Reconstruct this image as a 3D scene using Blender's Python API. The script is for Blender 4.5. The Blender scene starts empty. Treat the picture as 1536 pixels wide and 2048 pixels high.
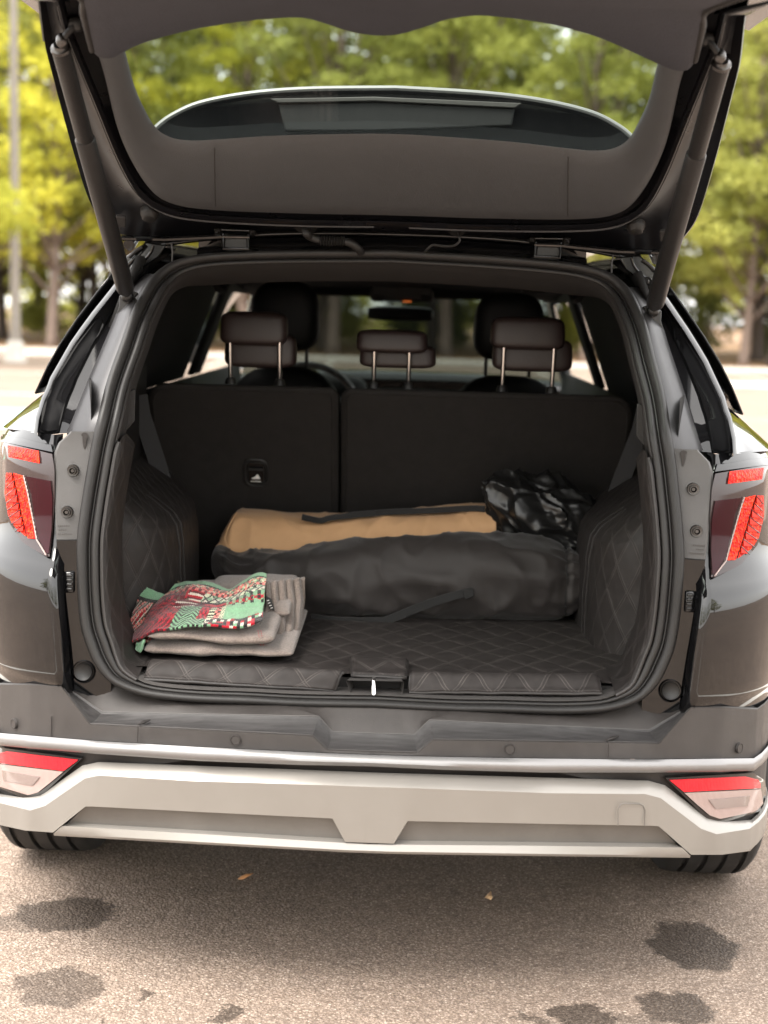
import bpy, bmesh, math, random
from mathutils import Vector, Matrix, noise
R_ = math.radians
sc = bpy.context.scene
COL = sc.collection
random.seed(7)

# ------------------------------------------------------------------ camera
F_PX = 3000.0                                   # focal length in photo pixels (1536 x 2048)
CAM = Vector((.0694, -2.834, 1.400))
YAW, PITCH, ROLL = -.0208, .134, .0275
def cam_axes():
    cy, sy, cp, sp = math.cos(YAW), math.sin(YAW), math.cos(PITCH), math.sin(PITCH)
    f = Vector((sy*cp, cy*cp, -sp)); r = Vector((cy, -sy, 0)); u = r.cross(f)
    c, s = math.cos(ROLL), math.sin(ROLL)
    return c*r + s*u, -s*r + c*u, f
CR, CU, CF = cam_axes()
cd = bpy.data.cameras.new('camera'); cam = bpy.data.objects.new('camera', cd); COL.objects.link(cam)
m3 = Matrix((CR, CU, -CF)).transposed()
cam.matrix_world = Matrix.Translation(CAM) @ m3.to_4x4()
cd.sensor_fit = 'VERTICAL'; cd.sensor_height = 36.0; cd.sensor_width = 27.0
cd.lens = F_PX/2048*36; cd.clip_start = .05; cd.clip_end = 800
cd.dof.use_dof = True; cd.dof.focus_distance = 3.15; cd.dof.aperture_fstop = 2.8
sc.camera = cam

# ------------------------------------------------------------------ sky, sun, exposure
SUN_EL, SUN_AZ = 60.0, -140.0                    # degrees; azimuth from +Y (ahead of the car), negative = left
w = bpy.data.worlds.new('World'); sc.world = w; w.use_nodes = True
nt = w.node_tree; bg = nt.nodes['Background']
sky = nt.nodes.new('ShaderNodeTexSky'); sky.sky_type = 'NISHITA'; sky.sun_disc = False
sky.sun_elevation = R_(SUN_EL); sky.sun_rotation = R_(SUN_AZ)
sky.air_density = 1.0; sky.dust_density = 3.0; sky.ozone_density = 1.0
hs = nt.nodes.new('ShaderNodeHueSaturation'); hs.inputs['Saturation'].default_value = .35
tint = nt.nodes.new('ShaderNodeMix'); tint.data_type = 'RGBA'; tint.blend_type = 'MULTIPLY'
tint.inputs[0].default_value = 1.0; tint.inputs[7].default_value = (1.0, .965, .92, 1)
nt.links.new(sky.outputs[0], hs.inputs['Color']); nt.links.new(hs.outputs[0], tint.inputs[6])
veil = nt.nodes.new('ShaderNodeMix'); veil.data_type = 'RGBA'; veil.inputs[0].default_value = .55           # thin even cloud over the clear sky
veil.inputs[7].default_value = (9.0, 8.75, 8.4, 1); nt.links.new(tint.outputs[2], veil.inputs[6])
nt.links.new(veil.outputs[2], bg.inputs['Color']); bg.inputs['Strength'].default_value = .15
sd = bpy.data.lights.new('sun', 'SUN'); sd.energy = 1.5; sd.angle = R_(30.0); sd.color = (1, .95, .88); sd.specular_factor = .3
sun = bpy.data.objects.new('sun', sd); COL.objects.link(sun); sun.location = (0, 20, 30)
a, e = R_(SUN_AZ), R_(SUN_EL)
sdir = Vector((math.sin(a)*math.cos(e), math.cos(a)*math.cos(e), math.sin(e)))
sun.rotation_euler = sdir.to_track_quat('Z', 'Y').to_euler()
vs = sc.view_settings; vs.view_transform = 'Standard'; vs.look = 'None'; vs.gamma = 1.0
vs.exposure = 2.1; vs.use_curve_mapping = False

# ------------------------------------------------------------------ measuring helpers (photo pixel + real depth -> metres)
def ray(px, py): return CF + CR*((px-768)/F_PX) - CU*((py-1024)/F_PX)
def U(px, py, Y): v = ray(px, py); return CAM + v*((Y-CAM.y)/v.y)
def UZ(px, py, Z): v = ray(px, py); return CAM + v*((Z-CAM.z)/v.z)
def UX(px, py, X): v = ray(px, py); return CAM + v*((X-CAM.x)/v.x)
def US(px, py, fn):
    Y = .2
    for _ in range(25): P = U(px, py, Y); Y = .5*Y + .5*fn(P)
    return U(px, py, Y)
def interp(tab, x):
    if x <= tab[0][0]: return tab[0][1]
    for (a, b), (c, d) in zip(tab, tab[1:]):
        if x <= c: return b + (d-b)*(x-a)/(c-a)
    return tab[-1][1]
def smooth(t): t = min(1, max(0, t)); return t*t*(3-2*t)
def fx(p, s): return Vector((p[0]*s, p[1], p[2]))     # p is on the left (x<0); s=1 keeps, s=-1 mirrors
def flip(pts, s): return [fx(p, s) for p in pts]
def resample(pts, n):
    pts = [Vector(p) for p in pts]; d = [0]
    for a, b in zip(pts, pts[1:]): d.append(d[-1]+(b-a).length)
    out = []; j = 0
    for i in range(n):
        t = d[-1]*i/(n-1)
        while j < len(pts)-2 and d[j+1] < t: j += 1
        L = d[j+1]-d[j]; out.append(pts[j].lerp(pts[j+1], (t-d[j])/L if L > 1e-9 else 0))
    return out
def spl(pts, k=6, closed=False):
    pts = [Vector(p) for p in pts]; n = len(pts); out = []
    rng = n if closed else n-1
    for i in range(rng):
        g = (lambda j: pts[j % n]) if closed else (lambda j: pts[max(0, min(n-1, j))])
        p0, p1, p2, p3 = g(i-1), g(i), g(i+1), g(i+2)
        for q in range(k):
            t = q/k
            out.append(.5*((2*p1)+(p2-p0)*t+(2*p0-5*p1+4*p2-p3)*t*t+(3*p1-p0-3*p2+p3)*t**3))
    if not closed: out.append(pts[-1].copy())
    return out
def splr(pts, n): return resample(spl(pts, 8), n)

# ------------------------------------------------------------------ object helpers
def link(o, parent=None):
    COL.objects.link(o)
    if parent is not None:
        o.parent = parent; o.matrix_parent_inverse = Matrix.Translation(-world_loc(parent))
    return o
def world_loc(o):
    v = o.location.copy(); return v      # parents' inverses keep every location a world location
def empty(name, loc, label=None, cat=None, group=None):
    o = bpy.data.objects.new(name, None); o.location = loc; o.empty_display_size = .1; COL.objects.link(o)
    return tag(o, label, cat, group)
def tag(o, label=None, cat=None, group=None, kind=None):
    if label: o['label'] = label
    if cat: o['category'] = cat
    if group: o['group'] = group
    if kind: o['kind'] = kind
    return o
def mesh(name, verts, faces, mat, parent=None, smooth=True, solid=0, off=-1, sub=0, bevel=0, auto=None, uvs=None):
    me = bpy.data.meshes.new(name); me.from_pydata([tuple(v) for v in verts], [], faces)
    me.materials.append(M[mat] if isinstance(mat, str) else mat)
    if uvs is not None:
        ul = me.uv_layers.new(name='uv')
        for l in me.loops: ul.data[l.index].uv = uvs[l.vertex_index]
    if auto is not None: sharp(me, auto)
    elif smooth: me.shade_smooth()
    me.update()
    o = bpy.data.objects.new(name, me)
    if parent is not None: o.location = (0, 0, 0)
    link(o, parent)
    if solid:
        s = o.modifiers.new('s', 'SOLIDIFY'); s.thickness = solid; s.offset = off
    if bevel:
        b = o.modifiers.new('b', 'BEVEL'); b.width = bevel; b.segments = 2; b.limit_method = 'ANGLE'; b.angle_limit = R_(35)
    if sub:
        b = o.modifiers.new('u', 'SUBSURF'); b.levels = sub; b.render_levels = sub
    return o
def sharp(me, deg):
    me.shade_smooth(); bm = bmesh.new(); bm.from_mesh(me)
    for ed in bm.edges:
        if len(ed.link_faces) == 2 and ed.calc_face_angle(0) > R_(deg): ed.smooth = False
    bm.to_mesh(me); bm.free()
def grid_data(rows, closed_u=False, closed_v=False):
    n = len(rows[0]); V = [p for r in rows for p in r]; Fc = []
    R = len(rows)
    for i in range(R if closed_v else R-1):
        for j in range(n if closed_u else n-1):
            a = i*n+j; b = i*n+(j+1) % n; c = ((i+1) % R)*n+(j+1) % n; d = ((i+1) % R)*n+j
            Fc.append((a, b, c, d))
    return V, Fc
def loft(name, rows, mat, parent=None, n=None, s=1, **k):
    if n: rows = [resample(r, n) for r in rows]
    V, Fc = grid_data(rows, k.pop('cu', False), k.pop('cv', False))
    return mesh(name, flip(V, s), Fc, mat, parent, **k)
def frames(pts, closed=False, up=Vector((0, 0, 1))):
    n = len(pts); out = []; prev = None
    for i in range(n):
        a = pts[(i-1) % n] if closed else pts[max(0, i-1)]; b = pts[(i+1) % n] if closed else pts[min(n-1, i+1)]
        t = (b-a).normalized()
        if prev is None:
            r = t.cross(up)
            if r.length < 1e-3: r = t.cross(Vector((0, 1, 0)))
            r.normalize()
        else: r = (prev - t*prev.dot(t)).normalized()
        prev = r; out.append((t, r, r.cross(t)))
    return out
def tube_data(pts, rad, sides=10, closed=False, prof=None, caps=True):
    pts = [Vector(p) for p in pts]; fr = frames(pts, closed); rows = []
    for i, (p, (t, r, u)) in enumerate(zip(pts, fr)):
        q = rad[i] if isinstance(rad, (list, tuple)) else rad
        if prof: rows.append([p + r*(x*q) + u*(y*q) for x, y in prof])
        else: rows.append([p + (r*math.cos(2*math.pi*k/sides) + u*math.sin(2*math.pi*k/sides))*q for k in range(sides)])
    V, Fc = grid_data(rows, True, closed); m = len(rows[0])
    if caps and not closed:
        Fc.append(tuple(range(m))[::-1]); Fc.append(tuple((len(rows)-1)*m+k for k in range(m)))
    return V, Fc
def tube(name, pts, rad, mat, parent=None, s=1, **k):
    sides = k.pop('sides', 10); cl = k.pop('closed', False); pr = k.pop('prof', None)
    V, Fc = tube_data([Vector(p) for p in pts], rad, sides, cl, pr)
    return mesh(name, flip(V, s), Fc, mat, parent, auto=k.pop('auto', 40), **k)
def join(*ds):
    V, Fc = [], []
    for v, f in ds:
        b = len(V); V += list(v); Fc += [tuple(b+i for i in q) for q in f]
    return V, Fc
def box_data(c, d, rot=None):
    c = Vector(c); V = []
    for z in (-1, 1):
        for x, y in ((-1, -1), (1, -1), (1, 1), (-1, 1)):
            p = Vector((x*d[0]/2, y*d[1]/2, z*d[2]/2))
            if rot: p = rot @ p
            V.append(c+p)
    return V, [(3, 2, 1, 0), (4, 5, 6, 7), (0, 1, 5, 4), (1, 2, 6, 5), (2, 3, 7, 6), (3, 0, 4, 7)]
def box(name, c, d, mat, parent=None, bevel=.004, rot=None, s=1, **k):
    V, Fc = box_data(c, d, rot); return mesh(name, flip(V, s), Fc, mat, parent, smooth=True, bevel=bevel, auto=k.pop('auto', 30), **k)
def slab_data(poly, vec):
    """a polygon (3-D points) extruded by vec"""
    n = len(poly); vec = Vector(vec); V = [Vector(p) for p in poly]+[Vector(p)+vec for p in poly]
    return V, [tuple(range(n)), tuple(range(2*n-1, n-1, -1))]+[(i, i+n, (i+1) % n+n, (i+1) % n) for i in range(n)]
def slab(name, poly, vec, mat, parent=None, s=1, bevel=.002, **k):
    V, Fc = slab_data(poly, vec); return mesh(name, flip(V, s), Fc, mat, parent, bevel=bevel, auto=k.pop('auto', 30), **k)
def lathe_data(prof, c, axis, n=24):
    """prof: (radius, height along axis)"""
    c = Vector(c); ax = Vector(axis).normalized(); r = ax.orthogonal().normalized(); u = ax.cross(r)
    rows = [[c+ax*h+(r*math.cos(2*math.pi*k/n)+u*math.sin(2*math.pi*k/n))*q for k in range(n)] for q, h in prof]
    return grid_data(rows, True)
def lathe(name, prof, c, axis, mat, parent=None, n=24, s=1, **k):
    V, Fc = lathe_data(prof, c, axis, n); return mesh(name, flip(V, s), Fc, mat, parent, auto=k.pop('auto', 40), **k)
def pillow_data(c, d, n=14, pw=4.0, rot=None, fn=None):
    """superellipsoid: rounded box"""
    c = Vector(c); rows = []
    sg = lambda v, p: math.copysign(abs(v)**p, v)
    for i in range(n+1):
        ph = -math.pi/2+math.pi*i/n; row = []
        for j in range(2*n):
            th = 2*math.pi*j/(2*n)
            p = Vector((sg(math.cos(ph), 2/pw)*sg(math.cos(th), 2/pw)*d[0]/2, sg(math.cos(ph), 2/pw)*sg(math.sin(th), 2/pw)*d[1]/2, sg(math.sin(ph), 2/pw)*d[2]/2))
            if fn: p = fn(p)
            if rot: p = rot @ p
            row.append(c+p)
        rows.append(row)
    return grid_data(rows, True)
def pillow(name, c, d, mat, parent=None, s=1, **k):
    V, Fc = pillow_data(c, d, k.pop('n', 14), k.pop('pw', 4.0), k.pop('rot', None), k.pop('fn', None))
    return mesh(name, flip(V, s), Fc, mat, parent, **k)
def pin(o, loc):
    """move a thing's origin to its base"""
    loc = Vector(loc); o.data.transform(Matrix.Translation(-loc)); o.location = loc; return o

# ------------------------------------------------------------------ materials
M = {}
def mat(name, col, rough=.5, metal=0, spec=.5, coat=0, coat_r=.03, bump=0, bscale=60, var=0, vscale=8, vcol=None, sheen=0, trans=0, ior=None, detail=4, rvar=0, vstretch=None):
    m = bpy.data.materials.new(name); m.use_nodes = True; n = m.node_tree; b = n.nodes['Principled BSDF']
    b.inputs['Base Color'].default_value = (*col, 1); b.inputs['Roughness'].default_value = rough
    b.inputs['Metallic'].default_value = metal; b.inputs['Specular IOR Level'].default_value = spec
    b.inputs['Coat Weight'].default_value = coat; b.inputs['Coat Roughness'].default_value = coat_r
    b.inputs['Transmission Weight'].default_value = trans
    if ior: b.inputs['IOR'].default_value = ior
    if sheen: b.inputs['Sheen Weight'].default_value = sheen; b.inputs['Sheen Roughness'].default_value = .4
    if bump or var or rvar:
        tc = n.nodes.new('ShaderNodeTexCoord')
    if var or rvar:
        nz = n.nodes.new('ShaderNodeTexNoise'); nz.inputs['Scale'].default_value = vscale; nz.inputs['Detail'].default_value = 6; nz.inputs['Roughness'].default_value = .65
        if vstretch:
            mp = n.nodes.new('ShaderNodeMapping'); mp.inputs['Scale'].default_value = vstretch; n.links.new(tc.outputs['Object'], mp.inputs['Vector']); n.links.new(mp.outputs[0], nz.inputs['Vector'])
        else: n.links.new(tc.outputs['Object'], nz.inputs['Vector'])
    if var:
        mx = n.nodes.new('ShaderNodeMix'); mx.data_type = 'RGBA'
        mx.inputs[6].default_value = (*[c*(1-var) for c in col], 1)
        mx.inputs[7].default_value = (*(vcol or [min(1, c*(1+var)) for c in col]), 1)
        cr = n.nodes.new('ShaderNodeMapRange'); cr.inputs['From Min'].default_value = .3; cr.inputs['From Max'].default_value = .7
        n.links.new(nz.outputs['Fac'], cr.inputs['Value']); n.links.new(cr.outputs[0], mx.inputs[0]); n.links.new(mx.outputs[2], b.inputs['Base Color'])
    if rvar:
        cr = n.nodes.new('ShaderNodeMapRange'); cr.inputs['From Min'].default_value = .3; cr.inputs['From Max'].default_value = .7
        cr.inputs['To Min'].default_value = max(0, rough-rvar); cr.inputs['To Max'].default_value = rough+rvar
        n.links.new(nz.outputs['Fac'], cr.inputs['Value']); n.links.new(cr.outputs[0], b.inputs['Roughness'])
    if bump:
        nb = n.nodes.new('ShaderNodeTexNoise'); nb.inputs['Scale'].default_value = bscale; nb.inputs['Detail'].default_value = detail
        n.links.new(tc.outputs['Object'], nb.inputs['Vector'])
        bp = n.nodes.new('ShaderNodeBump'); bp.inputs['Strength'].default_value = bump; bp.inputs['Distance'].default_value = .002
        n.links.new(nb.outputs['Fac'], bp.inputs['Height']); n.links.new(bp.outputs[0], b.inputs['Normal'])
    M[name] = m; return m
def glass(name, tintc, rough=0.0, refl=1.0):
    m = bpy.data.materials.new(name); m.use_nodes = True; n = m.node_tree; n.nodes.clear()
    out = n.nodes.new('ShaderNodeOutputMaterial'); t = n.nodes.new('ShaderNodeBsdfTransparent'); t.inputs[0].default_value = (*tintc, 1)
    g = n.nodes.new('ShaderNodeBsdfGlossy'); g.inputs['Roughness'].default_value = rough; g.inputs['Color'].default_value = (refl, refl, refl, 1)
    f = n.nodes.new('ShaderNodeFresnel'); ge = n.nodes.new('ShaderNodeNewGeometry'); mr = n.nodes.new('ShaderNodeMapRange')
    mr.inputs['To Min'].default_value = 1.5; mr.inputs['To Max'].default_value = 1/1.5      # thin pane: same reflectance from both sides
    n.links.new(ge.outputs['Backfacing'], mr.inputs['Value']); n.links.new(mr.outputs[0], f.inputs['IOR'])
    mx = n.nodes.new('ShaderNodeMixShader'); n.links.new(f.outputs[0], mx.inputs[0]); n.links.new(t.outputs[0], mx.inputs[1]); n.links.new(g.outputs[0], mx.inputs[2])
    n.links.new(mx.outputs[0], out.inputs['Surface']); M[name] = m; return m
mat('black_paint', (.004, .004, .0045), .04, spec=.62, coat=.0, coat_r=.015, rvar=.02, vscale=6)
mat('jamb_paint', (.007, .007, .0075), .18, spec=.6, rvar=.04, vscale=14)
mat('pillar_paint', (.040, .039, .041), .40, metal=.35, spec=.7, rvar=.06, vscale=14)
mat('grey_plastic', (.052, .048, .046), .55, bump=.25, bscale=900, var=.10, vscale=20)
mat('bumper_plastic', (.036, .0318, .030), .46, spec=.4, bump=.5, bscale=800, var=.22, vscale=14, rvar=.08)
mat('scuffed_plastic', (.034, .032, .032), .50, spec=.4, bump=.5, bscale=600, var=.35, vscale=16, vcol=(.056, .053, .053), vstretch=(.6, 9, 9))
mat('gloss_black', (.008, .008, .009), .06, spec=.5, rvar=.03)
mat('black_plastic', (.012, .0115, .0115), .42, bump=.3, bscale=800)
mat('rubber', (.0165, .0155, .0152), .46, spec=.35, bump=.15, bscale=500, var=.15)
mat('champagne', (.245, .232, .214), .34, metal=.4, spec=.5, var=.03, vscale=7, rvar=.05)
mat('silver_trim', (.22, .215, .215), .36, metal=.5, var=.05, rvar=.05)
mat('skid_plate_paint', (.135, .126, .116), .42, metal=.3, var=.10, vscale=12, rvar=.06)
mat('dark_gap', (.016, .013, .012), .55, bump=.3, bscale=700)
mat('chrome', (.82, .80, .78), .16, metal=1)
mat('steel', (.10, .096, .094), .35, metal=1, var=.2, vscale=60)
mat('cover_plastic', (.062, .059, .0575), .5, bump=.3, bscale=900, var=.06, vscale=20)
mat('surround', (.058, .060, .0645), .60, bump=.45, bscale=520, var=.05)
mat('trim', (.030, .0282, .028), .62, spec=.3, bump=.35, bscale=700, var=.06)
mat('trim_dark', (.0120, .0113, .0112), .62, spec=.25, bump=.35, bscale=700)
mat('headliner', (.018, .018, .019), .9, bump=.3, bscale=900)
mat('seat_back', (.0200, .0180, .0170), .80, spec=.2, bump=.6, bscale=420, var=.12, vscale=30)
mat('leather', (.026, .0160, .0150), .45, bump=.25, bscale=350, var=.08)
mat('leather_dark', (.010, .0098, .0102), .55, bump=.25, bscale=350)
mat('tyre', (.019, .018, .0175), .72, bump=.35, bscale=300, var=.25, vscale=25)
mat('tailgate_inner', (.006, .006, .0075), .30, spec=.3, rvar=.05)
mat('strut', (.013, .0122, .0124), .42, spec=.4, bump=.25, bscale=260, var=.15, vscale=40)
mat('red_lens', (.62, .014, .006), .2, spec=.25)
mat('lamp_smoke', (.030, .020, .020), .05, spec=.4)
mat('lamp_maroon', (.022, .0015, .004), .06, spec=.15)
glass('rear_glass', (.52, .58, .54)); glass('privacy_glass', (.012, .013, .013)); glass('windshield_glass', (.15, .175, .165))

# ------------------------------------------------------------------ the setting: asphalt, verge, markings
def asphalt():
    m = bpy.data.materials.new('asphalt'); m.use_nodes = True; n = m.node_tree; L = n.links.new; N = n.nodes.new
    b = n.nodes['Principled BSDF']; tc = N('ShaderNodeTexCoord')
    def vor(scale, feat='F1'):
        v = N('ShaderNodeTexVoronoi'); v.inputs['Scale'].default_value = scale; v.feature = feat; L(tc.outputs['Object'], v.inputs['Vector']); return v
    def noi(scale, det=4, rough=.55):
        v = N('ShaderNodeTexNoise'); v.inputs['Scale'].default_value = scale; v.inputs['Detail'].default_value = det; v.inputs['Roughness'].default_value = rough; L(tc.outputs['Object'], v.inputs['Vector']); return v
    def mix(fac, a, c, mode='MIX'):
        x = N('ShaderNodeMix'); x.data_type = 'RGBA'; x.blend_type = mode
        if isinstance(fac, (int, float)): x.inputs[0].default_value = fac
        else: L(fac, x.inputs[0])
        for i, q in ((6, a), (7, c)):
            if isinstance(q, tuple): x.inputs[i].default_value = (*q, 1)
            else: L(q, x.inputs[i])
        return x.outputs[2]
    def rng(v, a, c, d=0, e=1):
        x = N('ShaderNodeMapRange'); x.inputs['From Min'].default_value = a; x.inputs['From Max'].default_value = c
        x.inputs['To Min'].default_value = d; x.inputs['To Max'].default_value = e; L(v, x.inputs['Value']); return x.outputs[0]
    def mth(op, a, c=None):
        x = N('ShaderNodeMath'); x.operation = op
        for i, q in ((0, a), (1, c)):
            if q is None: continue
            if isinstance(q, (int, float)): x.inputs[i].default_value = q
            else: L(q, x.inputs[i])
        return x.outputs[0]
    v1 = vor(165); v2 = vor(330); nl = noi(.7, 5); nm = noi(9, 6, .7); nf = noi(420, 3)
    ramp = N('ShaderNodeValToRGB'); sp = N('ShaderNodeSeparateColor'); L(v1.outputs['Color'], sp.inputs[0]); L(sp.outputs[0], ramp.inputs[0])
    cr = ramp.color_ramp; cr.elements[0].color = (.13, .095, .072, 1); cr.elements[1].color = (.58, .505, .44, 1); cr.elements[1].position = 1
    for p, c in ((.3, (.23, .182, .150)), (.62, (.30, .243, .203)), (.88, (.37, .308, .26))):
        k = cr.elements.new(p); k.color = (*c, 1)
    sp2 = N('ShaderNodeSeparateColor'); L(v2.outputs['Color'], sp2.inputs[0])
    r2 = N('ShaderNodeValToRGB'); L(sp2.outputs[1], r2.inputs[0]); c2 = r2.color_ramp
    c2.elements[0].color = (.12, .09, .073, 1); c2.elements[1].color = (.50, .415, .35, 1); k = c2.elements.new(.6); k.color = (.30, .235, .19, 1)
    stone = mix(rng(nf.outputs['Fac'], .42, .58), ramp.outputs[0], r2.outputs[0])
    gap = rng(v1.outputs['Distance'], .30, .62)                       # binder between the stones
    col = mix(mth('MULTIPLY', gap, .55), stone, (.10, .074, .058))
    tone = mix(rng(nl.outputs['Fac'], .3, .7), (.86, .85, .84), (1.10, 1.08, 1.05)); col = mix(1.0, col, tone, 'MULTIPLY')
    tone2 = mix(rng(nm.outputs['Fac'], .3, .7), (.86, .85, .85), (1.12, 1.10, 1.08)); col = mix(1.0, col, tone2, 'MULTIPLY')
    # damp, oily spots, each with its own outline
    sx = N('ShaderNodeSeparateXYZ'); L(tc.outputs['Object'], sx.inputs[0])
    n3 = noi(14, 8, .7); n3c = N('ShaderNodeSeparateColor'); L(n3.outputs['Color'], n3c.inputs[0])
    X = mth('ADD', sx.outputs[0], mth('MULTIPLY', mth('SUBTRACT', n3c.outputs[0], .5), .17)); Y = mth('ADD', sx.outputs[1], mth('MULTIPLY', mth('SUBTRACT', n3c.outputs[1], .5), .17))
    tot = None
    for (px, py, rx, ry, a) in SPOTS:
        c = UZ(px, py, 0)
        rxm = abs(UZ(px+rx, py, 0).x-c.x); rym = abs(UZ(px, py+ry, 0).y-c.y)
        dx = mth('DIVIDE', mth('SUBTRACT', X, c.x), rxm); dy = mth('DIVIDE', mth('SUBTRACT', Y, c.y), rym)
        d = mth('SQRT', mth('ADD', mth('MULTIPLY', dx, dx), mth('MULTIPLY', dy, dy)))
        k = rng(d, 1.03, .86, 0, a); tot = k if tot is None else mth('MAXIMUM', tot, k)
    tot = mth('MULTIPLY', tot, rng(nf.outputs['Fac'], .25, .62, 1.0, .62))
    col = mix(tot, col, mix(1.0, col, (.06, .052, .046), 'MULTIPLY'))
    L(col, b.inputs['Base Color'])
    L(mth('SUBTRACT', .88, mth('MULTIPLY', tot, .35)), b.inputs['Roughness']); b.inputs['Specular IOR Level'].default_value = .35
    bp = N('ShaderNodeBump'); bp.inputs['Strength'].default_value = .9; bp.inputs['Distance'].default_value = .003
    h = mth('SUBTRACT', mth('MULTIPLY', nf.outputs['Fac'], .4), v1.outputs['Distance']); L(h, bp.inputs['Height']); L(bp.outputs[0], b.inputs['Normal'])
    M['asphalt'] = m
SPOTS = [(135, 1826, 112, 36, .95), (40, 1842, 60, 20, .6), (1388, 1893, 92, 52, .95), (118, 1975, 92, 42, .75), (457, 2028, 32, 15, .9), (1172, 2030, 70, 28, .95),
         (1352, 2016, 80, 36, .95), (296, 1994, 18, 9, .8), (1060, 2040, 40, 10, .7), (206, 2036, 8, 4, .8), (1290, 2044, 60, 18, .5)]
asphalt()
def ground_sheet(name, x0, x1, y0, y1, z, m):
    return tag(mesh(name, [(x0, y0, z), (x1, y0, z), (x1, y1, z), (x0, y1, z)], [(0, 1, 2, 3)], m), kind='structure')
ground_sheet('car_park_asphalt', -300, 300, -300, 300, 0, 'asphalt')
mat('leaf_litter', (.20, .11, .055), .9, bump=1, bscale=30, var=.55, vscale=3, vcol=(.34, .20, .10))
mat('line_paint', (.66, .63, .58), .7, var=.2, vscale=14)
mat('green_paint', (.20, .42, .30), .75, var=.15, vscale=6)
mat('concrete', (.52, .49, .45), .85, bump=.5, bscale=120, var=.15, vscale=5)
VY = 37.5
o = ground_sheet('verge', -140, 140, VY+.16, 200, .11, 'leaf_litter')
# kerb stones along the verge
kb = box('kerb', (0, VY+.075, .06), (3.0, .15, .13), 'concrete', bevel=.015); tag(kb, kind='structure'); kb.location = (-36, 0, 0)
for i in range(1, 24):
    c = kb.copy(); COL.objects.link(c); c.location = (-36+i*3.012, 0, 0)
# bay lines: across the car park ahead, and behind the photographer
def bay_line(a, b, wd=.10):
    a, b = Vector((*a, .004)), Vector((*b, .004)); d = (b-a).normalized(); q = Vector((-d.y, d.x, 0))*wd/2
    return tag(mesh('bay_line', [a-q, b-q, b+q, a+q], [(0, 1, 2, 3)], 'line_paint'), kind='structure')
for i in range(-9, 10):
    if i not in (0,): bay_line((i*2.6+.4, 31.5), (i*2.6+.4, 36.8))
bay_line((-24, 24.5), (-2.5, 26.6), .14); bay_line((-30, 19.5), (-3.2, 19.5), .12)
bay_line((-1.9, -6.5), (-1.9, -1.2)); bay_line((1.75, -6.5), (1.75, 4.4)); bay_line((-1.9, -1.2), (-1.9, 4.4))
for i in range(-6, 7): bay_line((i*2.7+.5, -18), (i*2.7+.5, -12.8))
bay_line((-17, -12.8), (18, -12.8)); bay_line((-9, -9.5), (-1.5, -1.0), .1)
ground_sheet('green_bay_marking', -9.5, -3.9, 13.4, 16.4, .005, 'green_paint')

# ------------------------------------------------------------------ car: shape functions
car = empty('car', (0, 2.3, 0), 'black sport utility vehicle with its tailgate raised over the open cargo area', 'car')
OPEN_Y = [(.55, .125), (.605, .13), (.653, .14), (.87, .16), (.94, .17), (1.16, .22), (1.31, .36), (1.44, .48), (1.497, .53), (1.52, .55), (1.6, .57)]
def yop(p, o=0): return interp(OPEN_Y, p.z)+o
def opn(px, py, o=0): return US(px, py, lambda p: yop(p, o))
def sup(x, W, B=.75, n=3.0):
    t = min(.99999, abs(x)/W); return B*(1-(1-t**n)**(1/n))
def yb(p, o=0): return sup(p.x, .90)+o
def bmp(px, py, o=0): return US(px, py, lambda p: yb(p, o))
QW = [(.60, .905), (.70, .915), (.80, .925), (.86, .925), (.92, .899), (.98, .897), (1.06, .894), (1.09, .888), (1.12, .872), (1.2, .84)]
QY = [(.55, .05), (.59, .032), (.615, .024), (.640, .008), (.72, .005), (.80, .000), (.855, .012), (.875, .035), (.90, .050), (.96, .060), (1.08, .070), (1.10, .08), (1.2, .16)]
def yq(p, o=0): return sup(p.x, interp(QW, p.z))+interp(QY, p.z)+o
def quart(px, py, o=0): return US(px, py, lambda p: yq(p, o))

LV = [1363, 1340, 1300, 1250, 1200, 1150, 1100, 1081]                       # photo rows of the lower jamb
SEAL = [(768, 1412), (600, 1409), (500, 1404), (394, 1400), (310, 1392), (255, 1379), (218, 1361), (190, 1328), (174, 1292), (162, 1252), (156, 1195), (154, 1130), (155, 1070),
        (164, 1000), (174, 940), (184, 885), (196, 835), (215, 760), (240, 690), (262, 628), (288, 575), (312, 545), (348, 522), (400, 510), (480, 504), (600, 501), (768, 500)]
def seal_x(py):
    t = sorted((b, a) for a, b in SEAL[6:23]); return interp(t, py)
SEALW = None; SEALK = {}
def seal_curve(dx=0.0, o=0.0, n=120):
    dd = dx if isinstance(dx, tuple) else None
    """half loop of the opening, moved inwards by dx metres"""
    P = [opn(a, b) for a, b in SEAL]; P[0].x = 0; P[-1].x = 0
    P = splr(P, n); out = []; W = SEALW if n == 110 else None
    for i in range(n):
        t = (P[min(n-1, i+1)]-P[max(0, i-1)]).normalized()
        q = Vector((t.z, 0, -t.x))
        if q.length > 1e-6: q.normalize()
        # q points to the inside of the opening (towards +x on the left flank)
        ta = (P[min(n-1, i+6)]-P[max(0, i-6)]).normalized()
        k = 1-(.58 if i < n//2 else .36)*smooth((abs(ta.x)/max(1e-6, abs(ta.x)+abs(ta.z))-.35)/.5)     # narrower along sill and header
        SEALK[i] = k; out.append(P[i]+q*((dd[1]+(dd[0]-dd[1])*min(1, max(0, (k-.64)/.36))) if dd else dx*k)+Vector((0, o, 0)))
    out[0].x = 0; out[-1].x = 0
    return out
def full_loop(h): return [fx(p, 1) for p in h]+[fx(p, -1) for p in h[::-1][1:-1]]

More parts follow.
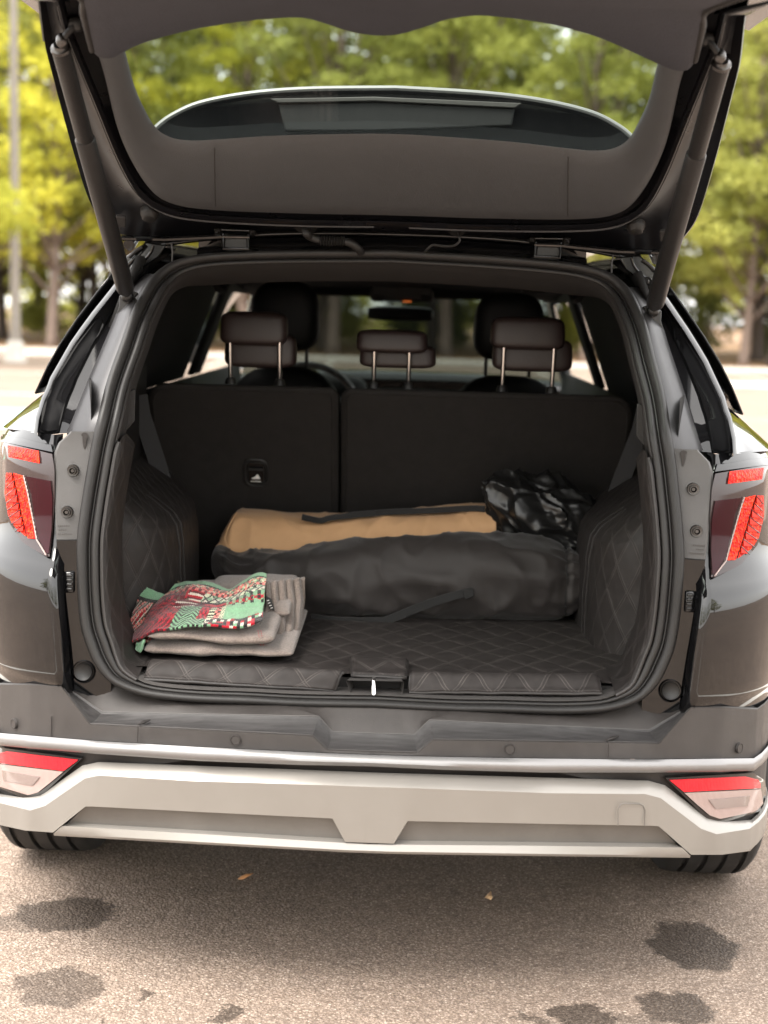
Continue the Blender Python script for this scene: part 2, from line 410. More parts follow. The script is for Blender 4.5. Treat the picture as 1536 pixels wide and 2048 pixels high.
# ------------------------------------------------------------------ rear quarters, jambs and pillars (left built, right mirrored)
def quarter(s):
    rows = []
    zs = [.560, .580, .600, .615, .622, .630, .640, .66, .72, .78, .82, .845, .86, .87, .88, .89, .905, .93, .97, 1.01, 1.06, 1.10, 1.125]
    for z in zs:
        x0 = interp([(.6, -.632), (.66, -.634), (.75, -.640), (.87, -.652), (.93, -.655), (1.05, -.665), (1.12, -.682)], z)
        W = interp(QW, z); row = []
        p0 = Vector((x0, yq(Vector((x0, 0, z))), z)); row.append(p0+Vector((.012, .03, 0))); row.append(p0)
        for k in range(1, 22):
            x = x0+(-W*.9997-x0)*(1-(1-k/21)**2); row.append(Vector((x, yq(Vector((x, 0, z))), z)))
        row = resample(row, 44)
        rows.append(row)
    q = loft('rear_quarter_panel', rows, 'black_paint', car, s=s)
    # shoulder running up to the belt line and forward
    top = [(75, 872, .235), (79, 845, .26), (88, 810, .30), (100, 782, .34)]
    rows = []
    E = [U(a, b, y) for a, b, y in top]
    for i, e0 in enumerate(E):
        z = e0.z; row = [e0]
        t = i/(len(E)-1)
        for k in range(1, 24):
            u = k/23; Y = e0.y+(3.2-e0.y)*u**1.6
            W = .86-.075*t+.045*smooth((Y-.2)/.6)*(1-t*.6)
            x = max(-.99*sup_x(Y-.03-.08*t, W), -W)
            zz = 1.125+.075*t*(1-.15*u)-.02*(1-t)*smooth(u*2)
            x = e0.x+(x-e0.x)*smooth(u*5)
            row.append(Vector((x, Y, z+(zz-z)*smooth(u*4))))
        rows.append(row)
    loft('shoulder_panel', rows, 'black_paint', car, s=s)
def sup_x(Y, W, B=.75, n=3.0):
    t = min(1, max(0, 1-Y/B)); return W*(1-t**n)**(1/n)
for s in (1, -1): quarter(s)

def jamb(s):
    # lower painted jamb
    r = []
    for py in LV:
        a, b, c = seal_x(py)+4, interp([(1081, 113), (1200, 116), (1300, 121), (1368, 130)], py), interp([(1081, 97), (1200, 102), (1300, 108), (1368, 117)], py)
        A, Bp = U(a, py, .166), U(b, py, .158); Cc = quart(c, py, .004)
        r.append([A, A.lerp(Bp, .4), A.lerp(Bp, .8), Bp, Bp+Vector((-.004, .03, 0)), Cc+Vector((.006, .03, 0)), Cc+Vector((0, -.001, 0))])
    r.insert(0, [p+Vector((0, .004, -.06)) for p in r[0]]); r.append([p+Vector((0, .03, .010)) for p in r[-1]])
    o = loft('tailgate_jamb', r, 'black_paint', car, s=s, n=None, auto=40)
    # latch buffer, drain plug
    for (cx, cy, wv, hv) in ((137, 1165, 22, 42),):
        P = [opn(cx+dx, cy+dy, -.004) for dx, dy in ((-wv/2, -hv/2), (wv/2, -hv/2), (wv/2, hv/2), (-wv/2, hv/2))]
        slab('buffer_housing', P, (0, .012, 0), 'gloss_black', o, s=s, bevel=.003)
        for k in range(4):
            y0 = cy-14+k*9; c = opn(cx+2, y0, -.008); box('buffer_rib', c, (.012, .008, .006), 'black_plastic', o, s=s, bevel=.002)
    c = U(167, 1343, .160)
    lathe('drain_plug', [(.0, -.001), (.0135, -.001), (.016, -.003), (.018, -.004), (.0195, .000), (.0195, .014)], c, (0, 1, -.1), 'black_plastic', o, s=s)
    lathe('plug_surround', [(.0200, .004), (.0220, -.004), (.0245, .002), (.0255, .012)], c, (0, 1, -.1), 'gloss_black', o, s=s)
    # lamp bracket (matt grey cover with two bolts)
    r = []
    for py, xl in ((1079, 112), (1040, 110), (1000, 109), (940, 107), (905, 108), (886, 116), (868, 136), (863, 140)):
        a = seal_x(py)+3; A, Bp = opn(a, py, .004), opn(xl, py, -.006)
        Cc = Bp+Vector((-.003, .035, 0))
        r.append([A+Vector((.004, .02, 0)), A, A.lerp(Bp, .5), A.lerp(Bp, .93), Bp+Vector((0, .004, 0)), Cc])
    k = loft('lamp_cover', r, 'cover_plastic', car, s=s, auto=40)
    for cx, cy in ((146, 941), (134, 1024)):
        c = opn(cx, cy, -.004)
        lathe('bolt', [(0, -.006), (.0035, -.006), (.0045, -.003), (.006, -.009), (.0075, -.009), (.008, -.003), (.0115, -.0035), (.0125, 0), (.0125, .004)], c, (0, 1, 0), 'steel', k, s=s)
    V, Fc = [], []
    for rr, (y0, n_) in enumerate(((1052, 6), (1060, 4), (1068, 7))):      # tiny moulded marking, too small to read
        for q in range(n_):
            V_, F_ = box_data(opn(117+q*4.2+(2 if rr == 1 else 0), y0, -.0065), (.0026, .0006, .0022)); b0 = len(V); V += V_; Fc += [tuple(b0+i for i in f) for f in F_]
    mesh('moulded_marking', flip(V, s), Fc, 'bumper_plastic', k, smooth=False)
    c = opn(169, 873, -.005); pts = [c+Vector((.0075*math.sin(t)*(1 if math.cos(t) > 0 else .55), 0, .008*math.cos(t) if math.cos(t) > 0 else .026*math.cos(t))) for t in [i*math.pi/10 for i in range(20)]]
    slab('drain_slot', pts, (0, .002, 0), 'dark_gap', k, s=s, bevel=0)
    # upper jamb up the pillar, black channel, outer lip
    r = []
    for py, xj, xo in ((864, 133, 74), (840, 144, 78), (800, 160, 90), (760, 176, 107), (720, 193, 130), (690, 206, 147), (660, 219, 168), (630, 231, 190), (600, 246, 214), (572, 264, 236), (548, 290, 256)):
        A, Bp = opn(seal_x(py)+5, py, .004), opn(xj, py, .046); Cc = opn(xo, py, .03)
        m = A.lerp(Bp, .45)+Vector((0, -.010, 0))
        r.append([A, A.lerp(m, .5)+Vector((0, -.005, 0)), m, m.lerp(Bp, .6), Bp, Bp+Vector((-.002, .05, 0))])
    loft('pillar_jamb', r, 'pillar_paint', car, s=s, auto=50)
    r2 = []; r3 = []
    for i, (py, xj, xo) in enumerate(((872, 133, 75), (840, 144, 79), (800, 160, 91), (782, 167, 100), (760, 176, 108), (720, 193, 131), (690, 206, 148), (660, 219, 169), (630, 231, 191), (600, 246, 215), (572, 264, 237), (548, 285, 257), (520, 310, 285), (495, 345, 330))):
        Bp = opn(xj, py, .03); Cc = opn(xo, py, .05)
        d = Cc-Bp
        r2.append([Bp+Vector((.004, .05, 0)), Bp+d*.2+Vector((0, .075, 0)), Bp+d*.5+Vector((0, .066, 0)), Bp+d*.56+Vector((0, .052, 0)), Bp+d*.8+Vector((0, .034, 0)), Bp+d*.95+Vector((0, .012, 0)), Cc, Cc+Vector((-.008, .02, .004))])
        r3.append([Cc+Vector((-.002, .002, 0)), Cc+Vector((-.011, .012, .005)), Cc+Vector((-.014, .05, .008)), Cc+Vector((-.016, .25, .012))])
    loft('pillar_channel', r2, 'gloss_black', car, s=s, auto=40)
    loft('pillar_outer_skin', r3, 'black_paint', car, s=s, auto=60)
for s in (1, -1): jamb(s)

# ------------------------------------------------------------------ rear bumper
def ploft(name, left, right, fn, o, m, parent, nx=8, ny=8, s=1, rim=0, **k):
    """sheet between two pixel outlines laid on a body surface, offset o, with a turned-in rim"""
    L = resample([Vector((a, b, 0)) for a, b in left], ny); Rr = resample([Vector((a, b, 0)) for a, b in right], ny); rows = []
    for a, b in zip(L, Rr):
        rows.append([fn(*a.lerp(b, j/(nx-1)).xy, o) for j in range(nx)])
    if rim:
        rows = [[p.copy() for p in rows[0]]]+rows+[[p.copy() for p in rows[-1]]]
        rows = [[r[0].copy()]+r+[r[-1].copy()] for r in rows]
        d = Vector((0, rim, 0))
        for i, r in enumerate(rows):
            for j in range(len(r)):
                if i in (0, len(rows)-1) or j in (0, len(r)-1): r[j] = r[j]+d
    return loft(name, rows, m, parent, s=s, auto=k.pop('auto', 40), **k)
def bx_row(pts, o, wrap=True, dz=0.0):
    P = [bmp(a, b, o) for a, b in pts]
    if wrap:
        z = P[0].z; W = []; x0 = P[0].x
        for k in range(7):
            x = x0+(-.8998-x0)*(1-(k/7)**2)*1.0
            W.append(Vector((x, sup(x, .90)+o, z+dz*(x0-x))))
        P = W+P
    P.append(Vector((0, o, P[-1].z))); return P
def pair_rows(A, B, n):
    """subdivide the strip between two matched polylines"""
    return [[a.lerp(b, i/n) for a, b in zip(A, B)] for i in range(n+1)]
def both(rows):
    return [list(r)+[fx(p, -1) for p in r[::-1][1:]] for r in rows]
dense = lambda P, k=4: [P[i].lerp(P[i+1], j/k) for i in range(len(P)-1) for j in range(k)]+[P[-1]]
def bumper():
    top = [(0, 1366), (60, 1367), (123, 1371), (180, 1447), (400, 1458), (625, 1470), (655, 1498), (748, 1502)]
    bot = [(0, 1465), (60, 1470), (123, 1475), (195, 1481), (400, 1493), (600, 1503), (655, 1505), (748, 1509)]
    A = dense(bx_row(top, .016)); A2 = dense(bx_row([(a, b+3) for a, b in top], .011)); B = dense(bx_row(bot, .010)); B2 = dense(bx_row(bot, .03))
    rows = [dense(bx_row(top, .075)), A, A2, [a.lerp(b, .5) for a, b in zip(A2, B)], B, B2]
    bp = loft('rear_bumper', both(rows), 'bumper_plastic', car, auto=35)
    r1 = [(123, 1368), (205, 1423), (420, 1428), (637, 1432), (665, 1463), (748, 1466)]
    r2 = [(123, 1371), (180, 1447), (400, 1458), (625, 1470), (655, 1498), (748, 1502)]
    P1 = dense([bmp(a, b, .075 if i else .05) for i, (a, b) in enumerate(r1)]+[Vector((0, .075, bmp(748, 1466, .075).z))])
    P2 = dense([bmp(a, b, .020) for a, b in r2]+[Vector((0, .020, bmp(748, 1502, .02).z))])
    mid = [a.lerp(b, .55)+Vector((0, .004, -.004)) for a, b in zip(P1, P2)]
    P1b = [a.lerp(b, .10)+Vector((0, .002, -.003)) for a, b in zip(P1, P2)]; P2b = [a.lerp(b, .93)+Vector((0, .0, -.002)) for a, b in zip(P1, P2)]
    for Pe in (P1, P2): tube('step_edge_highlight', both([[p+Vector((0, .0005, -.0005)) for p in Pe]])[0], .0016, 'grey_plastic', bp, sides=6)  # rounded ridge bead, its lighter plastic standing for the edge highlight
    loft('bumper_step', both([P1, P1b, mid, P2b, P2]), 'scuffed_plastic', bp, auto=35)
    r0 = [(124, 1360), (216, 1364), (330, 1397), (560, 1408), (690, 1412), (748, 1413)]
    P0 = dense([bmp(a, b, .12) for a, b in r0]+[Vector((0, .12, bmp(748, 1413, .12).z))])
    P0b = [p+Vector((0, .08, -.01)) for p in P0]
    P1c = [p.lerp(q, .06)+Vector((0, 0, .001)) for p, q in zip(P1, P0)]
    loft('bumper_ledge', both([P0b, P0, [a.lerp(b, .5) for a, b in zip(P0, P1c)], P1c, P1]), 'bumper_plastic', bp, auto=35)
    # ultrasonic sensors
    for px, py in ((27, 1448), (471, 1481)):
        for s in (1, -1):
            c = bmp(px, py, .0105); d = 1e-3
            nrm = Vector(((sup(c.x+d, .9)-sup(c.x-d, .9))/(2*d), -1, 0)).normalized()
            lathe('parking_sensor', [(0, .0008), (.0085, .0008), (.0092, -.0004), (.0096, .0014), (.0106, .0014), (.0112, -.004)], c, nrm, 'bumper_plastic', bp, s=s)
    # seams in the face and scuff nicks
    for px, y0, y1, s in ((275, 1452, 1486, 1), (102, 1433, 1478, 1), (277, 1452, 1487, -1)):
        a, b = bmp(px+1, y0, .0095), bmp(px, y1, .0085)
        tube('bumper_seam', [a, a.lerp(b, .5), b], .0011, 'dark_gap', bp, s=s, sides=6)
    for a, b, s in (((276, 1449), (300, 1440), 1), ((283, 1449), (262, 1440), -1)):
        A_, B_ = bmp(*a, .022), bmp(*b, .05); tube('wet_mark', [A_, A_.lerp(B_, .5)+Vector((0, -.002, .001)), B_], [.002, .004, .0015], 'dark_gap', bp, s=s, sides=8)
    # bright strip
    t = [(0, 1466), (60, 1471), (195, 1482), (400, 1494), (600, 1504), (748, 1510)]
    b = [(0, 1491), (60, 1497), (195, 1508), (400, 1522), (600, 1530), (748, 1533)]
    m1 = [(x, y*.65+z*.35) for (x, y), (_, z) in zip(t, b)]; m2 = [(x, y*.3+z*.7) for (x, y), (_, z) in zip(t, b)]
    rows = [dense(bx_row(t, .012)), dense(bx_row(t, -.004)), dense(bx_row(m1, -.014)), dense(bx_row(m2, -.016)), dense(bx_row(b, -.008)), dense(bx_row(b, .025))]
    loft('bumper_bright_strip', both(rows), 'silver_trim', bp, auto=50)
    # dark recess under the strip, round the fog lamps
    t = [(0, 1486), (60, 1492), (195, 1503), (400, 1517), (600, 1525), (748, 1528)]
    b = [(0, 1600), (60, 1605), (150, 1560), (230, 1540), (600, 1550), (748, 1556)]
    loft('bumper_recess', both([dense(bx_row(t, .018)), dense(bx_row(b, .024))]), 'dark_gap', bp, auto=40)
    # skid panel
    E1 = [(0, 1588), (40, 1594), (80, 1590), (165, 1531), (197, 1524), (384, 1531), (620, 1540), (668, 1542), (748, 1545)]
    E2 = [(0, 1606), (60, 1621), (90, 1612), (170, 1557), (200, 1551), (384, 1562), (640, 1570), (672, 1571), (748, 1574)]
    E3 = [(0, 1650), (50, 1661), (106, 1665), (171, 1613), (185, 1613), (400, 1624), (665, 1637), (690, 1684), (748, 1686)]
    e0 = dense(bx_row(E1, .03)); e1 = dense(bx_row(E1, .010)); e2 = dense(bx_row(E2, -.020)); e3 = dense(bx_row(E3, -.016)); e4 = dense(bx_row(E3, .03))
    e1b = [a.lerp(b, .5)+Vector((0, -.004, .002)) for a, b in zip(e1, e2)]
    sk = loft('skid_panel', both([e0, e1, e1b, e2, [a.lerp(b, .5) for a, b in zip(e2, e3)], e3, e4]), 'champagne', car, auto=28)
    for s in (1, -1):
        P = pair_rows(dense([bmp(a, b, -.002) for a, b in ((173, 1610), (400, 1621), (667, 1634))]), dense([bmp(a, b, .006) for a, b in ((130, 1652), (400, 1665), (690, 1682))]), 3)
        loft('skid_insert', P, 'skid_plate_paint', sk, s=s, auto=40)
        # lower lip
        T = dense([bmp(a, b, .006) for a, b in ((141, 1645), (400, 1660), (690, 1677), (748, 1680))]+[Vector((0, .006, bmp(748, 1680, .006).z))])
        M1 = dense([bmp(a, b, -.012) for a, b in ((124, 1652), (400, 1668), (690, 1686), (748, 1689))]+[Vector((0, -.012, bmp(748, 1689, -.012).z))])
        E = dense([bmp(a, b, -.018) for a, b in ((107, 1667), (400, 1684), (690, 1700), (748, 1702))]+[Vector((0, -.018, bmp(748, 1702, -.018).z))])
        loft('skid_lip', [T, M1, E, [p+Vector((0, .004, -.006)) for p in E], [p+Vector((0, .16, .0)) for p in E]], 'champagne', sk, s=s, auto=40)
    # towing-eye cover: a recessed outline on the right
    q = [(1236, 1652), (1236, 1618), (1241, 1609), (1250, 1607), (1278, 1608), (1286, 1611), (1290, 1620), (1289, 1652)]
    tube('towing_eye_cover', [bmp(a, b, -.0195) for a, b in q], .0009, 'skid_plate_paint', sk, sides=6)
    return bp
bumper()

def fog(s):
    hs_ = ploft('fog_lamp', [(1331, 1556), (1415, 1640)], [(1508, 1546), (1531, 1562), (1534, 1618), (1444, 1646)], bmp, .008, 'gloss_black', car, nx=14, ny=14, s=-s, rim=.02)
    # mirrored from the right-hand lamp
    ploft('red_reflector', [(1340, 1561), (1368, 1584)], [(1492, 1554), (1521, 1562), (1522, 1576)], bmp, .003, 'fog_red', hs_, nx=12, ny=6, s=-s, rim=.012)
    ploft('clear_lens', [(1369, 1586), (1392, 1607), (1420, 1631), (1438, 1637)], [(1522, 1579), (1527, 1607), (1512, 1623), (1442, 1637.5)], bmp, .004, 'fog_clear', hs_, nx=16, ny=14, s=-s, rim=.012)
    ploft('fog_lens_inner', [(1418, 1600), (1432, 1618)], [(1500, 1592), (1496, 1612)], bmp, .0015, 'fog_inner', hs_, nx=8, ny=6, s=-s, rim=.004)
def ribbed(name, col, rough, scale, strength, coat=1, dirx=True, trans=0):
    m = mat(name, col, rough, spec=.3, coat=coat); n = m.node_tree; b = n.nodes['Principled BSDF']
    tc = n.nodes.new('ShaderNodeTexCoord'); wv = n.nodes.new('ShaderNodeTexWave'); wv.inputs['Scale'].default_value = scale
    wv.bands_direction = 'X' if dirx else 'DIAGONAL'; wv.inputs['Distortion'].default_value = .6; n.links.new(tc.outputs['Object'], wv.inputs['Vector'])
    bp = n.nodes.new('ShaderNodeBump'); bp.inputs['Strength'].default_value = strength; bp.inputs['Distance'].default_value = .002
    n.links.new(wv.outputs['Fac'], bp.inputs['Height']); n.links.new(bp.outputs[0], b.inputs['Normal'])
    mx = n.nodes.new('ShaderNodeMix'); mx.data_type = 'RGBA'; mx.inputs[6].default_value = (*[c*.62 for c in col], 1); mx.inputs[7].default_value = (*[min(1, c*1.25) for c in col], 1)
    n.links.new(wv.outputs['Fac'], mx.inputs[0]); n.links.new(mx.outputs[2], b.inputs['Base Color'])
    return m
ribbed('fog_red', (.62, .008, .018), .25, 90, .25, coat=.15); ribbed('fog_clear', (.34, .25, .23), .2, 110, .5, coat=.4)
def led_texture(name, c0, c1, scale):
    m = mat(name, c0, .3, spec=.08); n = m.node_tree; b = n.nodes['Principled BSDF']; tc = n.nodes.new('ShaderNodeTexCoord')
    v = n.nodes.new('ShaderNodeTexVoronoi'); v.inputs['Scale'].default_value = scale; n.links.new(tc.outputs['Object'], v.inputs['Vector'])
    r = n.nodes.new('ShaderNodeValToRGB'); sp = n.nodes.new('ShaderNodeSeparateColor'); n.links.new(v.outputs['Color'], sp.inputs[0]); n.links.new(sp.outputs[0], r.inputs[0])
    r.color_ramp.elements[0].color = (*c0, 1); r.color_ramp.elements[1].color = (*c1, 1); r.color_ramp.elements[0].position = .35
    n.links.new(r.outputs[0], b.inputs['Base Color']); bp = n.nodes.new('ShaderNodeBump'); bp.inputs['Strength'].default_value = .8; bp.inputs['Distance'].default_value = .002
    n.links.new(v.outputs['Distance'], bp.inputs['Height']); n.links.new(bp.outputs[0], b.inputs['Normal'])
led_texture('lamp_red_texture', (.36, .005, .004), (.82, .055, .010), 190); led_texture('lamp_red_bar', (.42, .005, .004), (.82, .045, .010), 170)
ribbed('fog_inner', (.24, .185, .17), .15, 140, .6, coat=.5)
for s in (1, -1): fog(s)

def tail_lamp(s):
    b = ploft('tail_lamp', [(8, 884), (4, 930), (6, 990), (18, 1045), (45, 1085), (92, 1113)], [(104, 908), (109, 940), (109, 1000), (105, 1060), (99, 1113)], quart, -.006, 'lamp_smoke', car, nx=12, ny=24, s=s, rim=.03)
    ploft('lamp_top_rail', [(1, 868), (2, 883)], [(40, 875), (75, 885), (104, 890), (105, 904)], quart, -.010, 'gloss_black', b, nx=12, ny=6, s=s, rim=.02)
    ploft('red_bar', [(15, 891), (17, 914)], [(77, 902), (79, 927)], quart, -.010, 'lamp_red_bar', b, nx=12, ny=6, s=s, rim=.004)
    ploft('red_lens', [(26, 946), (35, 985), (44, 1030), (50, 1055), (55, 1076)], [(45, 952), (53, 985), (62, 1030), (67, 1055), (71, 1078)], quart, -.010, 'lamp_red_texture', b, nx=8, ny=16, s=s, rim=.004)
    ploft('outer_red_lens', [(12, 946), (9, 985), (16, 1030), (27, 1052), (48, 1070)], [(24, 946), (33, 985), (42, 1030), (48, 1055), (52, 1073)], quart, -.008, 'lamp_red_texture', b, nx=6, ny=14, s=s, rim=.004)
    ploft('maroon_panel', [(50, 952), (62, 985), (74, 1070), (92, 1106)], [(101, 962), (105, 1000), (103, 1060), (97, 1107)], quart, -.009, 'lamp_maroon', b, nx=8, ny=14, s=s, rim=.004)
    e = [quart(a, c, -.0105) for a, c in ((47, 951), (55, 985), (64, 1030), (69, 1055), (73, 1079), (92, 1110))]
    tube('lens_rim_glint', e, .0016, 'fog_clear', b, s=s, sides=6)  # pale line painted in for a reflection beside the red lens
    for k in range(8):                                      # angular light facets
        y = 952+k*14.5; xl = interp([(946, 13), (985, 11), (1030, 18), (1052, 29), (1070, 47)], y); xr = interp([(946, 24), (985, 33), (1030, 42), (1055, 48), (1073, 53)], y)
        tri = [(xl+1, y+9), (xr-1, y-4), (xr-2, y+9)]; P = [quart(a, c, -.0125) for a, c in tri]
        slab('light_facet', P, (0, .004, 0), 'red_lens', b, s=s, bevel=.0005)
        tube('facet_edge', [quart(xl, y+10, -.0128), quart(xr, y-5, -.0128)], .0011, 'lamp_maroon', b, s=s, sides=5)
for s in (1, -1): tail_lamp(s)

# ------------------------------------------------------------------ weatherstrip round the opening
PROF = [(math.cos(t)*1.0, math.sin(t)*.8) for t in [i*math.pi/6 for i in range(12)]]
_l = full_loop(seal_curve(.0125, -.006, 110)); _k = [SEALK[i] for i in range(110)]; _k = _k+_k[::-1][1:-1]
ws = tube('weatherstrip', _l, [.0142*max(.72, k) for k in _k], 'rubber', car, closed=True, prof=PROF)
tube('weatherstrip_inner_lip', full_loop(seal_curve(.0375, -.002, 110)), [.0085*max(.45, k) for k in _k], 'rubber', ws, closed=True)
tube('weatherstrip_bead', full_loop(seal_curve(.0255, .000, 110)), [.0030*max(.4, k) for k in _k], 'rubber', ws, closed=True, sides=8)
rows = [seal_curve(d, o, 110) for d, o in ((-.004, .02), (.010, .012), (.025, .010), (.046, .008), (.049, .02))]
loft('opening_flange', [full_loop(r) for r in rows], 'dark_gap', car, cu=True)
# moulded trim ring inside the opening (sides and top)
K0 = 40
rows = [seal_curve(d, o, 110)[K0:] for d, o in (((.037, .024), .004), ((.041, .027), -.004), ((.045, .031), .004), ((.044, .045), .05), ((.042, .064), .12), ((.040, .066), .135), ((.020, .058), .20))]
loft('opening_trim', [r+[fx(p, -1) for p in r[::-1][1:]] for r in rows], 'trim', car, auto=50)
# loading sill
rows = [seal_curve(d, o, 110)[:34] for d, o in ((.045, .004), (.052, .0), (.058, .012), (.056, .05), (.050, .10))]
sill = loft('loading_sill', [r[::-1]+[fx(p, -1) for p in r[1:]] for r in rows], 'grey_plastic', car, auto=50)
P = [U(a, b, .150) for a, b in ((692, 1358), (808, 1360), (806, 1386), (702, 1385))]
cup = [p+Vector((0, .045, -.004)) for p in P]; c2 = [p.lerp(sum(cup, Vector())/4, .12) for p in cup]
V = P+c2; mesh('latch_recess', [p+Vector((0, -.012, 0)) for p in P]+c2, [(0, 1, 5, 4), (1, 2, 6, 5), (2, 3, 7, 6), (3, 0, 4, 7), (4, 5, 6, 7)], 'grey_plastic', sill, bevel=.003, auto=30)
a, b = U(747, 1364, .140), U(747.5, 1386, .128)
tube('latch_striker', [a+Vector((0, .03, .0)), a, a.lerp(b, .5), b, b+Vector((0, .03, 0))], .0042, 'chrome', sill, sides=10)

# ------------------------------------------------------------------ side bodywork, greenhouse, roof, bonnet
def body_side(s):
    rows = []
    for z, x in ((.30, .86), (.45, .895), (.60, .9045), (.72, .917), (.80, .924), (.90, .912), (1.0, .89), (1.10, .875)):
        row = []
        for Y in (1.28, 1.6, 2.1, 2.7, 3.3):
            row.append(Vector((-(x-.012*smooth((Y-2.6)/.8)), Y, z)))
        rows.append(row)
    loft('body_side', rows, 'black_paint', car, s=s)
    # wheel-arch panels above the rear and front wheels
    for yc in (.92, 3.65):
        rows = []; fen = []
        for k in range(13):
            t = math.pi*k/12; c, sn = math.cos(t), math.sin(t); inner = Vector((-.905, yc-.40*c, .36+.40*sn))
            outer = Vector((-.885 if sn > .8 else -.9, yc-(.60 if abs(c) > .3 else .6*abs(c)/.3*1.0)*math.copysign(1, c) if abs(c) > 1e-6 else yc, .36+.66*min(1, sn*1.25)))
            rows.append([inner+Vector((.10, 0, 0)), inner, inner.lerp(outer, .12)+Vector((-.014, 0, 0)), inner.lerp(outer, .2)])
            fen.append([inner.lerp(outer, .19)+Vector((.004, 0, 0)), inner.lerp(outer, .5)+Vector((-.006, 0, 0)), inner.lerp(outer, .8)+Vector((-.002, 0, 0)), outer])
        for r_ in rows+fen:                                # follow the rounded corner of the body behind the wheel
            for p in r_:
                if r_ in fen: p.y = max(p.y, .70)
                if p.y < .80: p.x = max(p.x, -sup_x(p.y-.012, .900)+.002)
        loft('wheel_arch', rows, 'bumper_plastic', car, s=s, auto=40); loft('wing_panel', fen, 'black_paint', car, s=s, auto=50)
    # greenhouse skin
    GZ = [(1.185, .815), (1.25, .785), (1.30, .757), (1.36, .717), (1.42, .672), (1.47, .632)]
    def sk(Y0, Y1, zs, m, name, off=0, sol=.004):
        rows = []
        for z in zs:
            x = interp(GZ, z)-off; rows.append([Vector((-(x-.05*smooth((Y-2)/1.3)), Y+.0, z)) for Y in [Y0+(Y1-Y0)*i/6 for i in range(7)]])
        return loft(name, rows, m, car, s=s, solid=sol)
    zz = [g[0] for g in GZ]
    sk(.62, 1.22, zz, 'gloss_black', 'quarter_window')
    sk(1.22, 2.10, zz, 'privacy_glass', 'rear_door_window', .004, 0)
    sk(2.10, 2.24, zz, 'gloss_black', 'centre_pillar')
    sk(2.24, 2.86, zz, 'privacy_glass', 'front_door_window', .004, 0)
    # belt ledge and cantrail
    loft('belt_rail', [[Vector((-.875, Y, 1.10)) for Y in (.9, 1.6, 2.4, 3.3)], [Vector((-.84, Y, 1.165)) for Y in (.9, 1.6, 2.4, 3.3)], [Vector((-.80, Y, 1.19)) for Y in (.9, 1.6, 2.4, 3.3)]], 'black_paint', car, s=s)
    loft('cantrail', [[Vector((-x, Y, z)) for Y, x, z in ((.56, .600, 1.465), (.8, .638, 1.47), (1.6, .630, 1.475), (2.4, .60, 1.475), (2.86, .57, 1.44), (3.5, .72, 1.12))],
                      [Vector((-x, Y, z)) for Y, x, z in ((.56, .545, 1.525), (.8, .575, 1.545), (1.6, .57, 1.56), (2.4, .55, 1.555), (2.80, .53, 1.50), (3.45, .66, 1.14))]], 'black_paint', car, s=s, solid=.01)
    # inner side trim with window openings
    def inner(Y0, Y1, z0, z1, m, name):
        IX = [(.60, .655), (1.13, .665), (1.17, .675), (1.44, .575), (1.52, .54)]; n = 5; rows = []
        for i in range(n+1):
            z = z0+(z1-z0)*i/n; rows.append([Vector((-(interp(IX, z)), Y, z)) for Y in (Y0, (Y0+Y1)/2, Y1)])
        return loft(name, rows, m, car, s=s, solid=.012)
    inner(.36, 3.4, .60, 1.165, 'trim_dark', 'inner_side_trim'); inner(.50, 1.90, 1.17, 1.50, 'trim_dark', 'inner_quarter_trim')
    inner(2.05, 2.28, 1.17, 1.50, 'trim_dark', 'inner_centre_pillar'); inner(1.30, 2.9, 1.445, 1.50, 'trim_dark', 'inner_roof_rail')
    # belt webbing and grab handle
    tube('seat_belt', [U(278, 790, 1.0), U(284, 830, 1.0), U(302, 885, 1.0), U(326, 960, 1.02), U(348, 1020, 1.04)], 1, 'belt_web', car, s=s, prof=[(-.002, -.022), (.002, -.022), (.002, .022), (-.002, .022)])
    tube('grab_handle', [Vector((-.545, 1.60, 1.475)), Vector((-.53, 1.62, 1.445)), Vector((-.53, 1.76, 1.442)), Vector((-.545, 1.78, 1.475))], .009, 'trim', car, s=s)
    tube('roof_rail', [Vector((-.60, .62, 1.53)), Vector((-.585, .75, 1.60)), Vector((-.58, 1.5, 1.615)), Vector((-.565, 2.4, 1.60)), Vector((-.56, 2.5, 1.56))], .014, 'gloss_black', car, s=s)
mat('belt_web', (.03, .03, .032), .8, bump=.4, bscale=400)
for s in (1, -1): body_side(s)
rf = []
for Y, z0 in ((.565, 1.570), (.62, 1.590), (.8, 1.606), (1.3, 1.628), (2.0, 1.622), (2.5, 1.58), (2.76, 1.525)):
    w0 = .56-.03*smooth((Y-2)/1); rf.append([Vector((w0*t, Y, z0-.045*abs(t)**2.6)) for t in [i/10-1 for i in range(21)]])
loft('roof', rf, 'black_paint', car, solid=.008)
loft('headliner', [[Vector((x, Y, z-.02*(abs(x)/.55)**4)) for x in (-.56, -.45, -.2, 0, .2, .45, .56)] for Y, z in ((.70, 1.505), (1.2, 1.515), (2.0, 1.51), (2.6, 1.475), (2.72, 1.462))], 'headliner', car, solid=.01, off=1)
